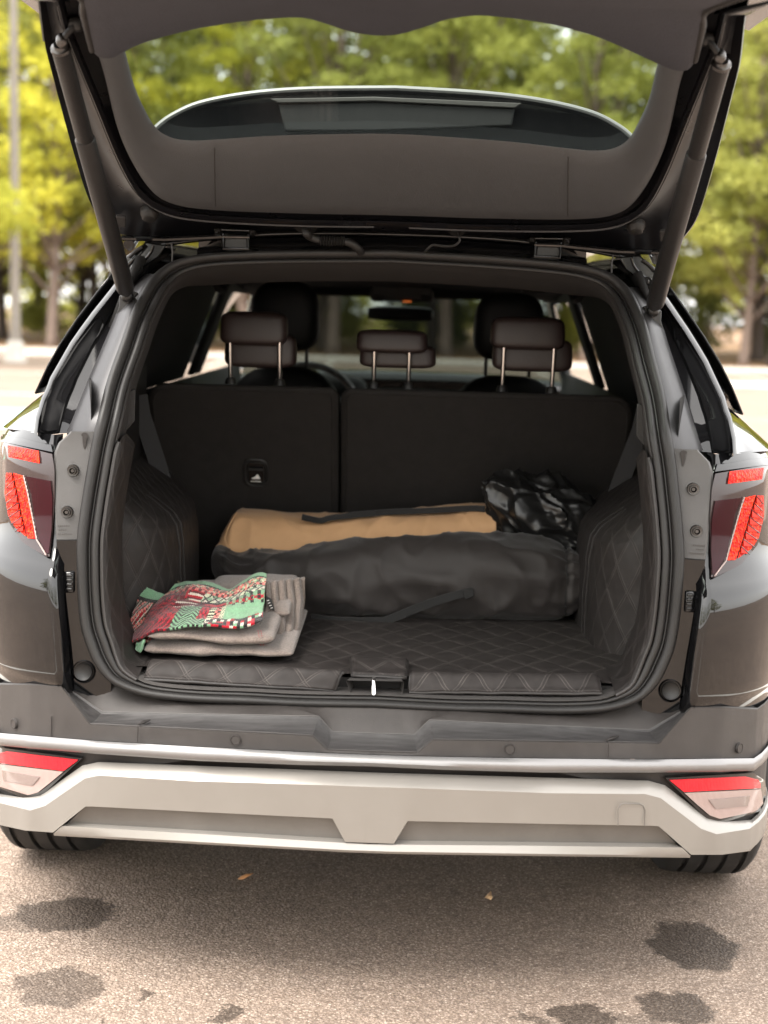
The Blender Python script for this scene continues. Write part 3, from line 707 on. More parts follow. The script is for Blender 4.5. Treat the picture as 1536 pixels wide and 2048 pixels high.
# top channel between the seal and the roof edge
c = seal_curve(-.002, .014, 110)[86:]
tc_ = [c, [p+Vector((0, .004, .012)) for p in c], [p+Vector((0, .022, .018)) for p in c], [Vector((p.x*1.0, .575, max(p.z+.028, 1.535+.02*(1-(abs(p.x)/.5)**3)))) for p in c]]
loft('roof_end_channel', [r+[fx(p, -1) for p in r[::-1][1:]] for r in tc_], 'black_paint', car, auto=60)
loft('windshield', [[Vector((x, Y-.06*(abs(x)/.6)**2, z)) for x in [(-1+i/5)*w_ for i in range(11)]] for Y, z, w_ in ((2.76, 1.51, .53), (3.0, 1.40, .58), (3.3, 1.25, .63), (3.56, 1.10, .68))], 'windshield_glass', car)
loft('bonnet', [[Vector((x*w_, Y, z-.05*(abs(x))**3)) for x in [-1+i/6 for i in range(13)]] for Y, z, w_ in ((3.50, 1.115, .80), (3.7, 1.140, .84), (4.0, 1.130, .86), (4.3, 1.06, .84), (4.42, .93, .80), (4.46, .6, .80), (4.4, .25, .78))], 'black_paint', car, solid=.01)
# underbody
V, Fc = join(box_data((0, 2.5, .37), (1.20, 3.7, .08)), box_data((0, .36, .46), (1.0, .34, .18)), box_data((0, 3.9, .62), (1.2, .9, .5)))
mesh('underbody', V, Fc, 'dark_gap', car, smooth=False)
mesh('silencer', *lathe_data([(0, -.28), (.07, -.27), (.09, -.22), (.09, .22), (.07, .27), (0, .28)], (.1, .55, .30), (1, 0, 0), 16), 'steel', car)

# ------------------------------------------------------------------ wheels
def wheel(x, Y):
    R, W = .362, .235; e = empty_part('wheel', (x, Y, R))
    prof = [(-.5, .90)]; h = W/2; pr = [(.235, -h*.80), (.26, -h*.96), (.31, -h*1.0), (.340, -h*.95), (.354, -h*.84)]
    gx = [-.62, -.24, .14, .52] if x < 0 else [-.52, -.14, .24, .62]
    edges = [-.80]
    pts = [(.357, -h*.80)]
    for g in gx:
        pts += [(.362, h*(g-.055)), (.352, h*(g-.045)), (.352, h*(g+.045)), (.362, h*(g+.055))]
    pts += [(.357, h*.80), (.354, h*.84), (.340, h*.95), (.31, h*1.0), (.26, h*.96), (.235, h*.80)]
    lathe('tyre', pr+pts, (x, Y, R), (1, 0, 0), 'tyre', e, n=72)
    sg = 1 if x > 0 else -1
    lathe('rim', [(.236, -h*.75), (.225, 0), (.232, sg*h*.6), (.240, sg*h*.82), (.225, sg*h*.70), (.20, sg*h*.45), (.06, sg*h*.55), (0, sg*h*.58)], (x, Y, R), (1, 0, 0), 'steel', e, n=48)
    for k in range(10):
        a = 2*math.pi*k/10; d = Vector((0, math.cos(a), math.sin(a)))
        tube('spoke', [Vector((x+sg*h*.6, Y, R))+d*.04, Vector((x+sg*h*.72, Y, R))+d*.23], .016, 'silver_trim', e, sides=6)
def empty_part(name, loc):
    o = bpy.data.objects.new(name, None); o.location = loc; COL.objects.link(o); o.parent = car
    o.matrix_parent_inverse = Matrix.Translation(-car.location); return o
for x in (-.812, .812):
    for Y in (.92, 3.65): wheel(x, Y)
mat('lining', (.035, .0362, .047), .72, bump=.8, bscale=260, var=.08, vscale=30)
mat('wheel_rim', (.16, .155, .15), .35, spec=.6)

# ------------------------------------------------------------------ raised tailgate
TE = R_(27); TH = Vector((0, .545, 1.565)); TG_ = Vector((0, -math.cos(TE), math.sin(TE))); TN = Vector((0, -math.sin(TE), -math.cos(TE)))
def TG(px, py, off=0):
    v = ray(px, py); o = TH+TN*off; return CAM+v*((o-CAM).dot(TN)/v.dot(TN))
def half(pts, off, n=None, sm=True):
    P = [TG(a, b, off) for a, b in pts]
    if n: P = splr(P, n) if sm else resample(P, n)
    P[-1].x = 0 if abs(P[-1].x) < .06 else P[-1].x
    return P
def bothr(rows): return [list(r)+[fx(p, -1) for p in r[::-1][1:]] for r in rows]
C_SKIN = [(62, -70), (78, 0), (90, 90), (105, 150), (140, 280), (176, 395), (205, 442), (232, 466), (300, 474), (430, 478), (600, 482), (748, 484)]
C_FLNG = [(95, -70), (118, 10), (135, 70), (190, 205), (240, 325), (282, 392), (338, 424), (430, 437), (600, 445), (748, 447)]
C_RING = [(150, -60), (178, 40), (205, 122), (238, 255), (288, 356), (338, 398), (430, 413), (600, 420), (748, 423)]
C_GLAS = [(232, 30), (252, 108), (268, 170), (290, 220), (312, 256), (342, 275), (382, 281), (432, 279), (560, 271), (748, 267)]
NT = 70
a_ = half(C_SKIN, -.035, NT); b_ = half(C_SKIN, -.010, NT); f1 = half(C_FLNG, .006, NT); f2 = half([(x+6, y-5) for x, y in C_FLNG], .018, NT); f3 = half([(x+11, y-9) for x, y in C_FLNG], .004, NT)
r0 = half(C_RING, -.004, NT)
mb = [p.lerp(q, .45)+TN*-.022 for p, q in zip(b_, f1)]
tg = loft('tailgate', bothr([a_, b_, mb, f1]), 'tailgate_inner', car, auto=60)
loft('tailgate_flange', bothr([f1, [p.lerp(q, .5)+TN*.010 for p, q in zip(f1, f2)], f2, [p.lerp(q, .5)+TN*.006 for p, q in zip(f2, f3)], f3, r0]), 'tailgate_inner', tg, auto=60)
out = [p+Vector((0, .015, .035)) for p in a_]
loft('tailgate_outer_skin', bothr([a_, out, [p.lerp(Vector((0, p.y, p.z)), .12)+Vector((0, .02, .045)) for p in out]]), 'black_paint', tg, auto=60)
g0 = half(C_GLAS, -.010, NT); g1 = half(C_GLAS, .004, NT)
def ringrow(t, off): return [p.lerp(q, t)+TN*off for p, q in zip(r0, g1)]
loft('glass_surround', bothr([r0, ringrow(.02, .012), ringrow(.08, .022), ringrow(.25, .026), ringrow(.55, .024), ringrow(.8, .017), ringrow(.95, .008), g1, g0]), 'surround', tg, auto=60)
for px, y0, y1, s in ((430, 283, 408, 1), (430, 283, 408, -1)):
    a, b = TG(px, y0, .006), TG(px+2, y1, .02)
    P = [ringp for ringp in ([a.lerp(b, k/8)+TN*(.012*math.sin(math.pi*(.12+.88*k/8))**.5+.0065) for k in range(9)])]
    tube('surround_seam', P, .0009, 'dark_gap', tg, s=s, sides=6)
for s in (1, -1):
    P = [TG(a, b, .016) for a, b in C_FLNG[5:]]; P2 = [TG(a, b+9, .020) for a, b in C_FLNG[5:]]
    loft('tailgate_flange_highlight', [splr(P, 30), splr([p.lerp(q, .5)+TN*.004 for p, q in zip(P, P2)], 30), splr(P2, 30)], 'surround', tg, s=s)  # paler strip standing for the light caught along the flange
    for dx in (-3, 3): tube('tailgate_seal_line', splr([TG(a+dx, b-dx*.6, .016) for a, b in C_FLNG[1:7]], 40), .0014, 'grey_plastic', tg, s=s, sides=6)
# glass pane
rows = []
gp = bothr([g0])[0]; cen = [Vector((p.x*.0+p.x, p.y, p.z)) for p in gp]
topz = TG(748, -40, -.012)
for i in range(9):
    t = i/8; rows.append([p.lerp(Vector((p.x*.96, topz.y, topz.z)), t)+TN*(-.012*math.sin(math.pi*t)) for p in gp])
loft('tailgate_glass', rows, 'rear_glass', tg)
# lower tailgate lining with the gull-shaped edge
GULL_L = [(186, 104), (198, 117), (214, 121), (232, 117), (252, 105), (300, 85), (400, 60), (500, 45), (580, 39), (620, 42), (665, 56), (715, 70), (760, 75), (805, 71), (850, 57), (890, 44), (930, 37), (980, 36), (1100, 52), (1200, 80), (1300, 124), (1338, 141), (1362, 146), (1378, 141), (1388, 125)]
E0 = resample(spl([TG(a, b, .030) for a, b in GULL_L], 6), 120)
x0, x1 = E0[0].x, E0[-1].x
zt = sum(p.z for p in E0)/len(E0)
def lrow(Y, z, wl, wr, t):
    return [Vector((wl+(wr-wl)*(p.x-x0)/(x1-x0), Y+.10*((p.x-x0)/(x1-x0)-.5)**2, z)) for p in E0]
L0, L1 = U(150, 0, -.36), U(1420, 0, -.36)
rows = [[p+TN*-.03+Vector((0, .004, 0)) for p in E0], [p+TN*-.004 for p in E0], [p+Vector((0, -.008, .002)) for p in E0]]
base = rows[-1]; far = lrow(-.36, (L0.z+L1.z)/2, L0.x+.0, L1.x, 1)
for t in (.15, .4, .7, 1): rows.append([p.lerp(q, t) for p, q in zip(base, far)])
rows.append(lrow(-.60, L0.z-.01, L0.x-.02, L1.x+.02, 1)); rows.append(lrow(-.78, L0.z+.02, L0.x+.02, L1.x-.02, 1)); rows.append(lrow(-.80, L0.z+.08, L0.x+.02, L1.x-.02, 1))
loft('tailgate_lining', rows, 'lining', tg, auto=60)
# piping round the lining's side edges
for side in (0, -1):
    P = [r[side] for r in rows[2:8]]; tube('lining_edge', spl(P, 4), .006, 'trim', tg)
# painted lower shell above the lining
sh = []
for Y, z, w_ in ((-.05, 1.96, .66), (-.30, 2.00, .72), (-.60, 1.99, .73), (-.80, 1.95, .68), (-.84, 1.90, .62)):
    sh.append([Vector((w_*(k/10-1), Y+.1*(k/10-1)**2, z-.03*(k/10-1)**4)) for k in range(21)])
loft('tailgate_lower_skin', sh, 'black_paint', tg, solid=.006)
for s in (1, -1):
    q = [TG(60, -60, -.03), TG(92, 70, -.035), U(40, -60, -.45), U(75, -60, -.75)]
    rowsq = [[TG(88, 80, -.035), TG(78, 0, -.03), Vector((-.66, -.40, 1.93)), Vector((-.66, -.78, 1.90))], [TG(140, 70, -.0), TG(140, 0, .0), Vector((-.60, -.40, 1.89)), Vector((-.58, -.76, 1.88))]]
    loft('tailgate_side_return', rowsq, 'tailgate_inner', tg, s=s, solid=.004)
# spoiler seen through the glass
SP = [(312, 258), (342, 235), (400, 209), (500, 190), (620, 181), (748, 178)]
t0 = [U(a, b, .50) for a, b in SP]; t0[-1].x = 0; t0 = splr(t0, 40)
low = [Vector((p.x*.95, .560, 1.625-.03*abs(p.x/.5)**2)) for p in t0]; md = [p.lerp(q, .5)+Vector((0, -.012, 0)) for p, q in zip(low, t0)]
tp = [p+Vector((0, .012, .006)) for p in t0]; tb = [p+Vector((0, .09, -.02)) for p in low]
loft('spoiler', bothr([low, md, [p+Vector((0, .004, -.010)) for p in t0], t0, tp, tb]), 'gloss_black', tg, auto=45)
tube('spoiler_edge_sheen', bothr([[p+Vector((0, .003, .003)) for p in t0]])[0], .0062, 'silver_trim', tg, sides=8)  # silver colour stands for sky light caught on the black edge
V, Fc = [], []
pz = [U(a, b, .485) for a, b in ((540, 197), (748, 193), (1044, 206), (1030, 216), (748, 202), (556, 206))]
mesh('brake_lamp_housing', *slab_data(pz, (0, .012, 0)), 'grey_plastic', tg, bevel=.002, auto=30)
pz = [U(a, b, .492) for a, b in ((556, 207), (748, 203), (1030, 216), (1024, 252), (748, 262), (570, 262))]
mesh('wiper_cowl', *slab_data(pz, (0, .02, 0)), 'headliner', tg, bevel=.004, auto=30)
# rubber stops, pads
for s in (1, -1):
    c = TG(299, 428, .006)
    lathe('rubber_stop', [(0, .014), (.013, .014), (.0155, .012), (.017, .006), (.019, .004), (.0205, .0), (.0205, -.01)], c, TN, 'rubber', tg, s=s)
    P = [TG(a, b, .004) for a, b in ((232, 427), (252, 430), (252, 449), (233, 447))]; slab('tailgate_pad', P, TN*.008, 'trim', tg, s=s)
# hinges
for s in (1, -1):
    P = [TG(a, b, .004) for a, b in ((428, 455), (512, 458), (508, 471), (430, 468))]
    hg = slab('tailgate_hinge', P, TN*.006, 'black_paint', car, s=s)
    for q in ((436, 461), (505, 464)):
        lathe('hinge_bolt', [(0, .010), (.006, .010), (.0065, .003), (.009, .003), (.009, 0)], TG(*q, .009), TN, 'steel', hg, s=s, n=10)
    a, b, c, d = U(447, 468, .525), U(497, 469, .525), U(497, 498, .52), U(447, 497, .52)
    tube('hinge_loop', [a, d, c, b], .0035, 'jamb_paint', hg, s=s, sides=8)
    slab('hinge_plate', [U(450, 474, .53), U(494, 475, .53), U(494, 496, .528), U(450, 495, .528)], (0, .004, 0), 'black_plastic', hg, s=s)
    tube('hinge_pin', [U(445, 473, .524), U(499, 474, .524)], .004, 'steel', hg, s=s, sides=8)
# lower edge lip of the tailgate and gutter strips near the corners
for s in (1, -1):
    tube('tailgate_edge_lip', [U(a, b, .53) for a, b in ((243, 476), (330, 478), (420, 474), (450, 472))], .006, 'black_paint', tg, s=s, sides=8)
    P = [U(a, b, .56) for a, b in ((252, 512), (292, 484), (332, 490), (318, 514), (266, 548), (250, 560))]
    cn = slab('roof_corner_plate', P, (0, .01, 0), 'jamb_paint', car, s=s, bevel=.003)
    tube('corner_plate_bead', spl([U(a, b, .553) for a, b in ((262, 535), (285, 522), (300, 505), (306, 490))], 5), .0025, 'black_paint', cn, s=s, sides=8)
    tube('corner_plate_slot', spl([U(a, b, .553) for a, b in ((258, 515), (270, 503), (284, 494))], 4), .004, 'dark_gap', cn, s=s, sides=8)
    lathe('corner_grommet', [(0, .022), (.006, .022), (.007, .004), (.012, .006), (.014, 0)], U(273, 538, .545), (.3, -1, .2), 'rubber', cn, s=s, n=16)
    tube('corner_seam', [U(343, 488, .55), U(345, 505, .548), U(344, 522, .546)], .002, 'grey_plastic', cn, s=s, sides=6)
# wiring boot and washer hose
bt = [TG(612, 455, .004), TG(612, 466, .03), U(622, 474, .50), U(640, 480, .50), U(662, 482, .50), U(684, 482, .50), U(702, 487, .505), U(716, 497, .515), U(722, 506, .53)]
bt = spl(bt, 8); rad = []
for i in range(len(bt)):
    t = i/(len(bt)-1); rad.append(.009+(.0035*(1 if (i % 2) else -.4) if .36 < t < .66 else 0))
wb = tube('wiring_boot', bt, rad, 'rubber', car, sides=12)
lathe('boot_grommet', [(0, .004), (.020, .004), (.024, .002), (.024, -.006)], TG(612, 455, .004), TN, 'rubber', wb)
hz = tube('washer_hose', spl([TG(917, 464, .006), TG(918, 472, .02), U(919, 482, .50), U(908, 491, .50), U(886, 492, .50), U(866, 490, .50), U(855, 498, .505), U(850, 504, .515)], 6), .0028, 'rubber', car, sides=8)
lathe('hose_grommet', [(0, .003), (.016, .003), (.019, -.002)], TG(914, 463, .004), TN, 'rubber', hz)

# ------------------------------------------------------------------ gas struts
def strut(s):
    A, B = U(120, 92, -.105), U(253, 586, .445); d = (B-A).normalized(); L = (B-A).length
    j = U(163, 252, .10); Lj = (j-A).dot(d)
    b = lathe('gas_strut', [(0, Lj-.004), (.0175, Lj-.004), (.0195, Lj), (.0195, L-.02), (.0180, L-.012), (.010, L-.010), (.008, L+.012), (0, L+.013)], A, d, 'strut', car, s=s, n=28)
    lathe('strut_cylinder', [(0, .006), (.0125, .004), (.0168, .006), (.0168, Lj+.02)], A, d, 'strut', b, s=s, n=28)
    lathe('strut_collar', [(.0, .0), (.011, -.004), (.0125, .0), (.0175, .003), (.0182, .008), (.0168, .010)], A, d, 'steel', b, s=s, n=24)
    q = A-d*.012+Vector((.006, 0, 0))
    mesh('ball_joint', *[(flip(v, s), f) for v, f in [pillow_data(q, (.022, .022, .028), 8, 2.0)]][0], 'steel', b)
    tube('ball_stud', [q, q+Vector((.010, -.004, .012)), q+Vector((.022, .002, .026))], [.008, .006, .008], 'black_plastic', b, s=s)
    mesh('stud_base', *[(flip(v, s), f) for v, f in [pillow_data(q+Vector((.024, .004, .030)), (.030, .02, .026), 8, 3)]][0], 'black_plastic', b)
    mesh('lower_ball', *[(flip(v, s), f) for v, f in [pillow_data(B+d*.012, (.028, .026, .026), 8, 2.2)]][0], 'black_plastic', b)
    P = [U(a, c, .462) for a, c in ((238, 592), (262, 580), (276, 586), (264, 604), (244, 622), (228, 640), (238, 612))]
    slab('strut_bracket', P, (0, .008, 0), 'black_plastic', b, s=s)
for s in (1, -1): strut(s)

# ------------------------------------------------------------------ cabin
def rounded(x0, x1, z0, z1, r4, n=6):
    """rounded rectangle outline, corner radii bl, br, tr, tl -> list of (x, z)"""
    out = []
    for (cx, cz, r, a0) in ((x0+r4[0], z0+r4[0], r4[0], 180), (x1-r4[1], z0+r4[1], r4[1], 270), (x1-r4[2], z1-r4[2], r4[2], 0), (x0+r4[3], z1-r4[3], r4[3], 90)):
        for k in range(n+1):
            a = R_(a0+90*k/n); out.append((cx+r*math.cos(a), cz+r*math.sin(a)))
    return out
def sby(z): return 1.06+(1.2-z)*.40
rear = empty_part('rear_seat', (0, 1.15, .6))
def seat_back(x0, x1, r4):
    ol = rounded(x0, x1, .60, 1.197, r4)
    P = [Vector((x, sby(z), z)) for x, z in ol]
    o = slab('seat_backrest', P, (0, .10, -.01), 'seat_back', rear, bevel=.020)
    il = rounded(x0+.016, x1-.016, .62, 1.180, [max(.012, r-.012) for r in r4])
    tube('backrest_piping', [Vector((x, sby(z)-.0008, z)) for x, z in il], .0022, 'seat_back', rear, closed=True, sides=6)
seat_back(-.640, -.1385, (.18, .015, .025, .05)); seat_back(-.1330, .632, (.015, .24, .06, .03))
# release handle with pictogram
c = US(512, 945, lambda p: sby(p.z)-.002); ol = rounded(c.x-.030, c.x+.030, c.z-.036, c.z+.036, (.022,)*4)
tube('release_surround', [Vector((x, sby(z)-.003, z)) for x, z in ol], .004, 'black_plastic', rear, closed=True, sides=8)
ol = rounded(c.x-.020, c.x+.020, c.z-.028, c.z+.028, (.008,)*4); slab('release_recess', [Vector((x, sby(z)-.001, z)) for x, z in ol], (0, -.003, 0), 'gloss_black', rear, bevel=.001)
slab('release_lever', [Vector((c.x+dx, sby(c.z+dz)-.006, c.z+dz)) for dx, dz in ((-.019, .006), (.019, .006), (.019, .012), (-.019, .012))], (0, -.006, 0), 'trim', rear)
mat('icon_white', (.75, .74, .72), .6)
slab('seat_icon', [Vector((c.x+dx*.9, sby(c.z+dz)-.0045, c.z+dz-.002)) for dx, dz in ((-.013, -.016), (.012, -.016), (.012, -.012), (.006, -.003), (.002, -.004), (-.003, -.010), (-.012, -.013))], (0, -.0015, 0), 'icon_white', rear, bevel=0)
slab('seat_icon', [Vector((c.x+dx*.9, sby(c.z+dz)-.0045, c.z+dz-.022)) for dx, dz in ((-.015, -.003), (.015, -.003), (.015, -.001), (-.015, -.001))], (0, -.0015, 0), 'icon_white', rear, bevel=0)
def headrest(cx, cz, wd, ht, p0, p1, zb, Y=1.12):
    e = empty_part('rear_headrest', (cx, Y, zb))
    f = lambda p: Vector((p.x*(1-.05*(p.z/ht)), p.y+.012*(p.z/ht), p.z))
    pillow('headrest_top', (cx-.004, Y-.004, cz+ht*.19), (wd*.94, .085, ht*.60), 'leather', e, pw=5, fn=f, n=16)
    pillow('headrest_skirt', (cx+.012, Y+.020, cz-ht*.20), (wd*1.02, .075, ht*.62), 'leather', e, pw=5, fn=f, n=16)
    for x in (p0, p1):
        tube('headrest_post', [Vector((x, Y-.038, cz+.01)), Vector((x, Y-.034, cz-ht*.2)), Vector((x, Y-.008, zb))], .0058, 'chrome', e, sides=10)
        lathe('post_sleeve', [(0, .012), (.011, .012), (.014, .006), (.016, -.004)], (x, Y-.008, zb), (0, 0, 1), 'black_plastic', e, n=14)
zt_ = 1.200
for (l, t, r, b, pa, pb) in ((440, 620, 580, 737, 460, 559), (712, 657, 861, 738, 748, 818), (981, 630, 1135, 745, 1007, 1107)):
    A, B = U(l, t, 1.10), U(r, b, 1.10); headrest((A.x+B.x)/2, (A.z+B.z)/2, B.x-A.x, A.z-B.z, U(pa, (t+b)/2+30, 1.09).x, U(pb, (t+b)/2+30, 1.09).x, zt_)
def front_seat(l, t, r, b, sh, name):
    A, B = U(l, t, 2.0), U(r, b, 2.0); cx, cz, wd, ht = (A.x+B.x)/2, (A.z+B.z)/2, B.x-A.x, A.z-B.z
    e = empty_part('front_seat', (cx, 2.1, .5))
    pillow('front_headrest', (cx, 2.03, cz), (wd, .12, ht), 'leather_dark', e, pw=3.2, fn=lambda p: Vector((p.x*(1-.10*p.z/ht), p.y, p.z)), n=18)
    for dx in (-.07, .07): tube('headrest_post', [Vector((cx+dx, 2.03, cz-ht*.4)), Vector((cx+dx, 2.04, cz-ht*.72))], .006, 'steel', e, sides=8)
    z1 = U(sh[0], sh[1], 2.0).z
    pillow('front_backrest', (cx, 2.06, z1-.36), (.50, .17, .72), 'leather_dark', e, pw=3.0, fn=lambda p: Vector((p.x*(1-.18*smooth(p.z/.36)), p.y, p.z)), n=18)
    pillow('front_cushion', (cx, 2.35, .55), (.52, .5, .2), 'leather_dark', e, pw=4)
front_seat(502, 560, 637, 705, (590, 733), 'l'); front_seat(950, 583, 1088, 725, (1040, 752), 'r')
pillow('rear_cushion', (0, 1.55, .55), (1.25, .5, .22), 'leather_dark', rear, pw=5)
dash = loft('dashboard', [[Vector((x, Y, z-.02*(abs(x)/.66)**2)) for x in (-.66, -.4, 0, .4, .66)] for Y, z in ((2.9, .6), (2.92, .95), (3.0, 1.02), (3.3, 1.055), (3.56, 1.075))], 'trim_dark', car)
cw = U(618, 728, 2.78)
ring = [Vector((cw.x+.185*math.cos(t), 2.78-.185*.42*math.sin(t), cw.z-.185*.9+.185*.9*math.sin(t))) for t in [2*math.pi*i/36 for i in range(36)]]
sw = tube('steering_wheel', ring, .0135, 'wheel_rim', car, closed=True, sides=10)
pillow('wheel_hub', (cw.x, 2.80, cw.z-.165), (.15, .06, .12), 'trim_dark', sw); box('wheel_spoke', (cw.x, 2.79, cw.z-.165), (.34, .02, .035), 'trim_dark', sw)
pillow('instrument_hood', (cw.x, 3.02, cw.z-.10), (.42, .16, .12), 'trim_dark', dash, pw=3)
# overhead console, mirror, visors
A, B = U(742, 582, 2.6), U(866, 608, 2.6); box('overhead_console', ((A.x+B.x)/2, 2.6, (A.z+B.z)/2+.02), (B.x-A.x, .2, A.z-B.z+.03), 'black_plastic', car, bevel=.01)
oc = bpy.data.objects['overhead_console']
for px, wv in ((757, 22), (850, 20)):
    c = U(px, 597, 2.495); box('console_switch', c, (.036, .01, .022), 'trim', oc)
m_ = mat('led_orange', (.9, .25, .05), .4); bn = m_.node_tree.nodes['Principled BSDF']; bn.inputs['Emission Color'].default_value = (1, .22, .04, 1); bn.inputs['Emission Strength'].default_value = .15
c = U(814, 603, 2.492); box('console_light', c, (.030, .008, .004), 'led_orange', oc, bevel=.001)
A, B = U(735, 611, 2.75), U(866, 644, 2.75); pillow('rear_view_mirror', ((A.x+B.x)/2, 2.76, (A.z+B.z)/2), (B.x-A.x, .05, A.z-B.z), 'black_plastic', car, pw=4)
A, B = U(739, 614, 2.72), U(748, 640, 2.72); mo = bpy.data.objects['rear_view_mirror']
mx0 = U(736, 628, 2.72).x; mx1 = U(864, 628, 2.72).x; mz = (A.z+B.z)/2
mesh('mirror_face', [(mx0, 2.733, mz-.02), (mx1, 2.731, mz-.02), (mx1, 2.721, mz+.02), (mx0, 2.723, mz+.02)], [(0, 1, 2, 3)], 'chrome', mo, smooth=False)
for l, t, r, b in ((612, 580, 735, 596), (880, 585, 1010, 604)):
    A, B = U(l, t, 2.62), U(r, b, 2.62); box('sun_visor', ((A.x+B.x)/2, 2.66, (A.z+B.z)/2+.01), (B.x-A.x+.06, .12, A.z-B.z+.01), 'headliner', car, bevel=.006)
c = U(1066, 577, 1.5); pillow('belt_anchor', c, (.07, .05, .028), 'trim', car, pw=4)

# ------------------------------------------------------------------ quilted cargo liner
def quilt_material(name, base, thread, pu, pv, rough=.55):
    m = mat(name, base, rough, spec=.22); n = m.node_tree; L = n.links.new; N = n.nodes.new; b = n.nodes['Principled BSDF']
    def mth(op, a, c=None):
        x = N('ShaderNodeMath'); x.operation = op
        for i, q in ((0, a), (1, c)):
            if q is None: continue
            if isinstance(q, (int, float)): x.inputs[i].default_value = q
            else: L(q, x.inputs[i])
        return x.outputs[0]
    uv = N('ShaderNodeUVMap'); uv.uv_map = 'uv'; sx = N('ShaderNodeSeparateXYZ'); L(uv.outputs[0], sx.inputs[0])
    u, v = mth('DIVIDE', sx.outputs[0], pu), mth('DIVIDE', sx.outputs[1], pv)
    d = [mth('ABSOLUTE', mth('SUBTRACT', mth('FRACT', q), .5)) for q in (mth('ADD', u, v), mth('SUBTRACT', u, v))]
    def band(x, c, w):
        r = N('ShaderNodeMapRange'); r.inputs['From Min'].default_value = w; r.inputs['From Max'].default_value = w*.35; L(mth('ABSOLUTE', mth('SUBTRACT', x, c)), r.inputs['Value']); return r.outputs[0]
    st = mth('MAXIMUM', band(d[0], .045, .022), band(d[1], .045, .022))
    tcx = N('ShaderNodeTexCoord'); nz = N('ShaderNodeTexNoise'); nz.inputs['Scale'].default_value = 40; nz.inputs['Detail'].default_value = 6; L(tcx.outputs['Object'], nz.inputs['Vector'])
    nf = N('ShaderNodeTexNoise'); nf.inputs['Scale'].default_value = 700; L(tcx.outputs['Object'], nf.inputs['Vector'])
    mx = N('ShaderNodeMix'); mx.data_type = 'RGBA'; mx.inputs[6].default_value = (*base, 1); mx.inputs[7].default_value = (*thread, 1); L(mth('MULTIPLY', st, mth('ADD', .45, nz.outputs['Fac'])), mx.inputs[0])
    m2 = N('ShaderNodeMix'); m2.data_type = 'RGBA'; m2.blend_type = 'MULTIPLY'; m2.inputs[0].default_value = 1; L(mx.outputs[2], m2.inputs[6])
    rr = N('ShaderNodeMapRange'); rr.inputs['From Min'].default_value = .3; rr.inputs['From Max'].default_value = .7; rr.inputs['To Min'].default_value = .82; rr.inputs['To Max'].default_value = 1.22; L(nz.outputs['Fac'], rr.inputs['Value']); L(rr.outputs[0], m2.inputs[7]); L(m2.outputs[2], b.inputs['Base Color'])
    hh = mth('MINIMUM', d[0], d[1]); bp = N('ShaderNodeBump'); bp.inputs['Strength'].default_value = .5; bp.inputs['Distance'].default_value = .003
    h = mth('ADD', mth('MULTIPLY', mth('POWER', mth('MINIMUM', mth('MULTIPLY', hh, 4), 1.0), .5), .9), mth('ADD', mth('MULTIPLY', nf.outputs['Fac'], .12), mth('MULTIPLY', st, -.35)))
    L(h, bp.inputs['Height']); L(bp.outputs[0], b.inputs['Normal'])
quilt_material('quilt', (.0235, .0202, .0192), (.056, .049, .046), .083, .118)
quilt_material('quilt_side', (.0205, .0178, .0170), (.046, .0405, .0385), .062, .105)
mat('liner_edge', (.019, .0165, .0158), .5, bump=.3, bscale=500)
liner = empty('cargo_liner', (0, .7, .65), 'dark quilted cargo liner with diamond stitching covering the boot floor', 'cargo liner')
box('cargo_floor', (0, .80, .63), (1.30, 1.22, .03), 'trim_dark', car, bevel=0)
def quilt_sheet(name, fn, nu, nv, lu, lv, m, puff, pu, pv, parent, s=1, uoff=0, voff=0, **k):
    """fn(a,b) -> (point, normal); metres lu x lv for the stitching"""
    V, uvs = [], []
    for j in range(nv+1):
        for i in range(nu+1):
            a, b = i/nu, j/nv; p, nn = fn(a, b); u, v = uoff+a*lu, voff+b*lv
            d = min(abs((u/pu+v/pv) % 1-.5), abs((u/pu-v/pv) % 1-.5)); h = puff*min(1, d*5)**.6
            V.append(fx(p+nn*h, s)); uvs.append((u, v))
    Fc = [(j*(nu+1)+i, j*(nu+1)+i+1, (j+1)*(nu+1)+i+1, (j+1)*(nu+1)+i) for j in range(nv) for i in range(nu)]
    return mesh(name, V, Fc, m, parent, uvs=uvs, **k)
UPZ = Vector((0, 0, 1))
def floor_fn(a, b):
    Y = .185+(1.33-.185)*b; x = -.555+1.11*a
    z = .654+.003*noise.noise(Vector((x*5, Y*5, 1.3)))+.004*noise.noise(Vector((x*14, Y*14, 4.3)))*.5
    return Vector((x, Y, z)), UPZ
quilt_sheet('floor_mat', floor_fn, 200, 190, 1.11, 1.145, 'quilt', .0013, .083, .118, liner)
def flap(tl, tr, br, bl, zt=.6605, yb_=.150, bev=.016):
    TL, TR = UZ(*tl, zt), UZ(*tr, zt); BR, BL = U(*br, yb_), U(*bl, yb_)
    def f(a, b):
        p = TL.lerp(TR, a).lerp(BL.lerp(BR, a), b); p = p+Vector((0, 0, .010*math.sin(math.pi*min(1, b*1.25))*(1-b*.4)))
        p.z += .0015*noise.noise(Vector((p.x*30, p.y*30, 0))); return p, Vector((0, -.6, .8))
    lu, lv = (TR-TL).length, (BL-TL).length
    o = quilt_sheet('sill_flap', f, max(10, int(lu/.008)), 12, lu, lv*1.3, 'quilt', .0008, .083, .118, liner, solid=.006)
    e = [f(k/12, 0)[0]+Vector((0, .0, -.002)) for k in range(1)]+[f(0, k/6)[0] for k in range(0, 6)]+[f(.004+.992*k/24, 1)[0] for k in range(25)]+[f(1, 1-k/6)[0] for k in range(1, 7)]
    tube('flap_binding', e, .0042, 'liner_edge', liner, sides=8)
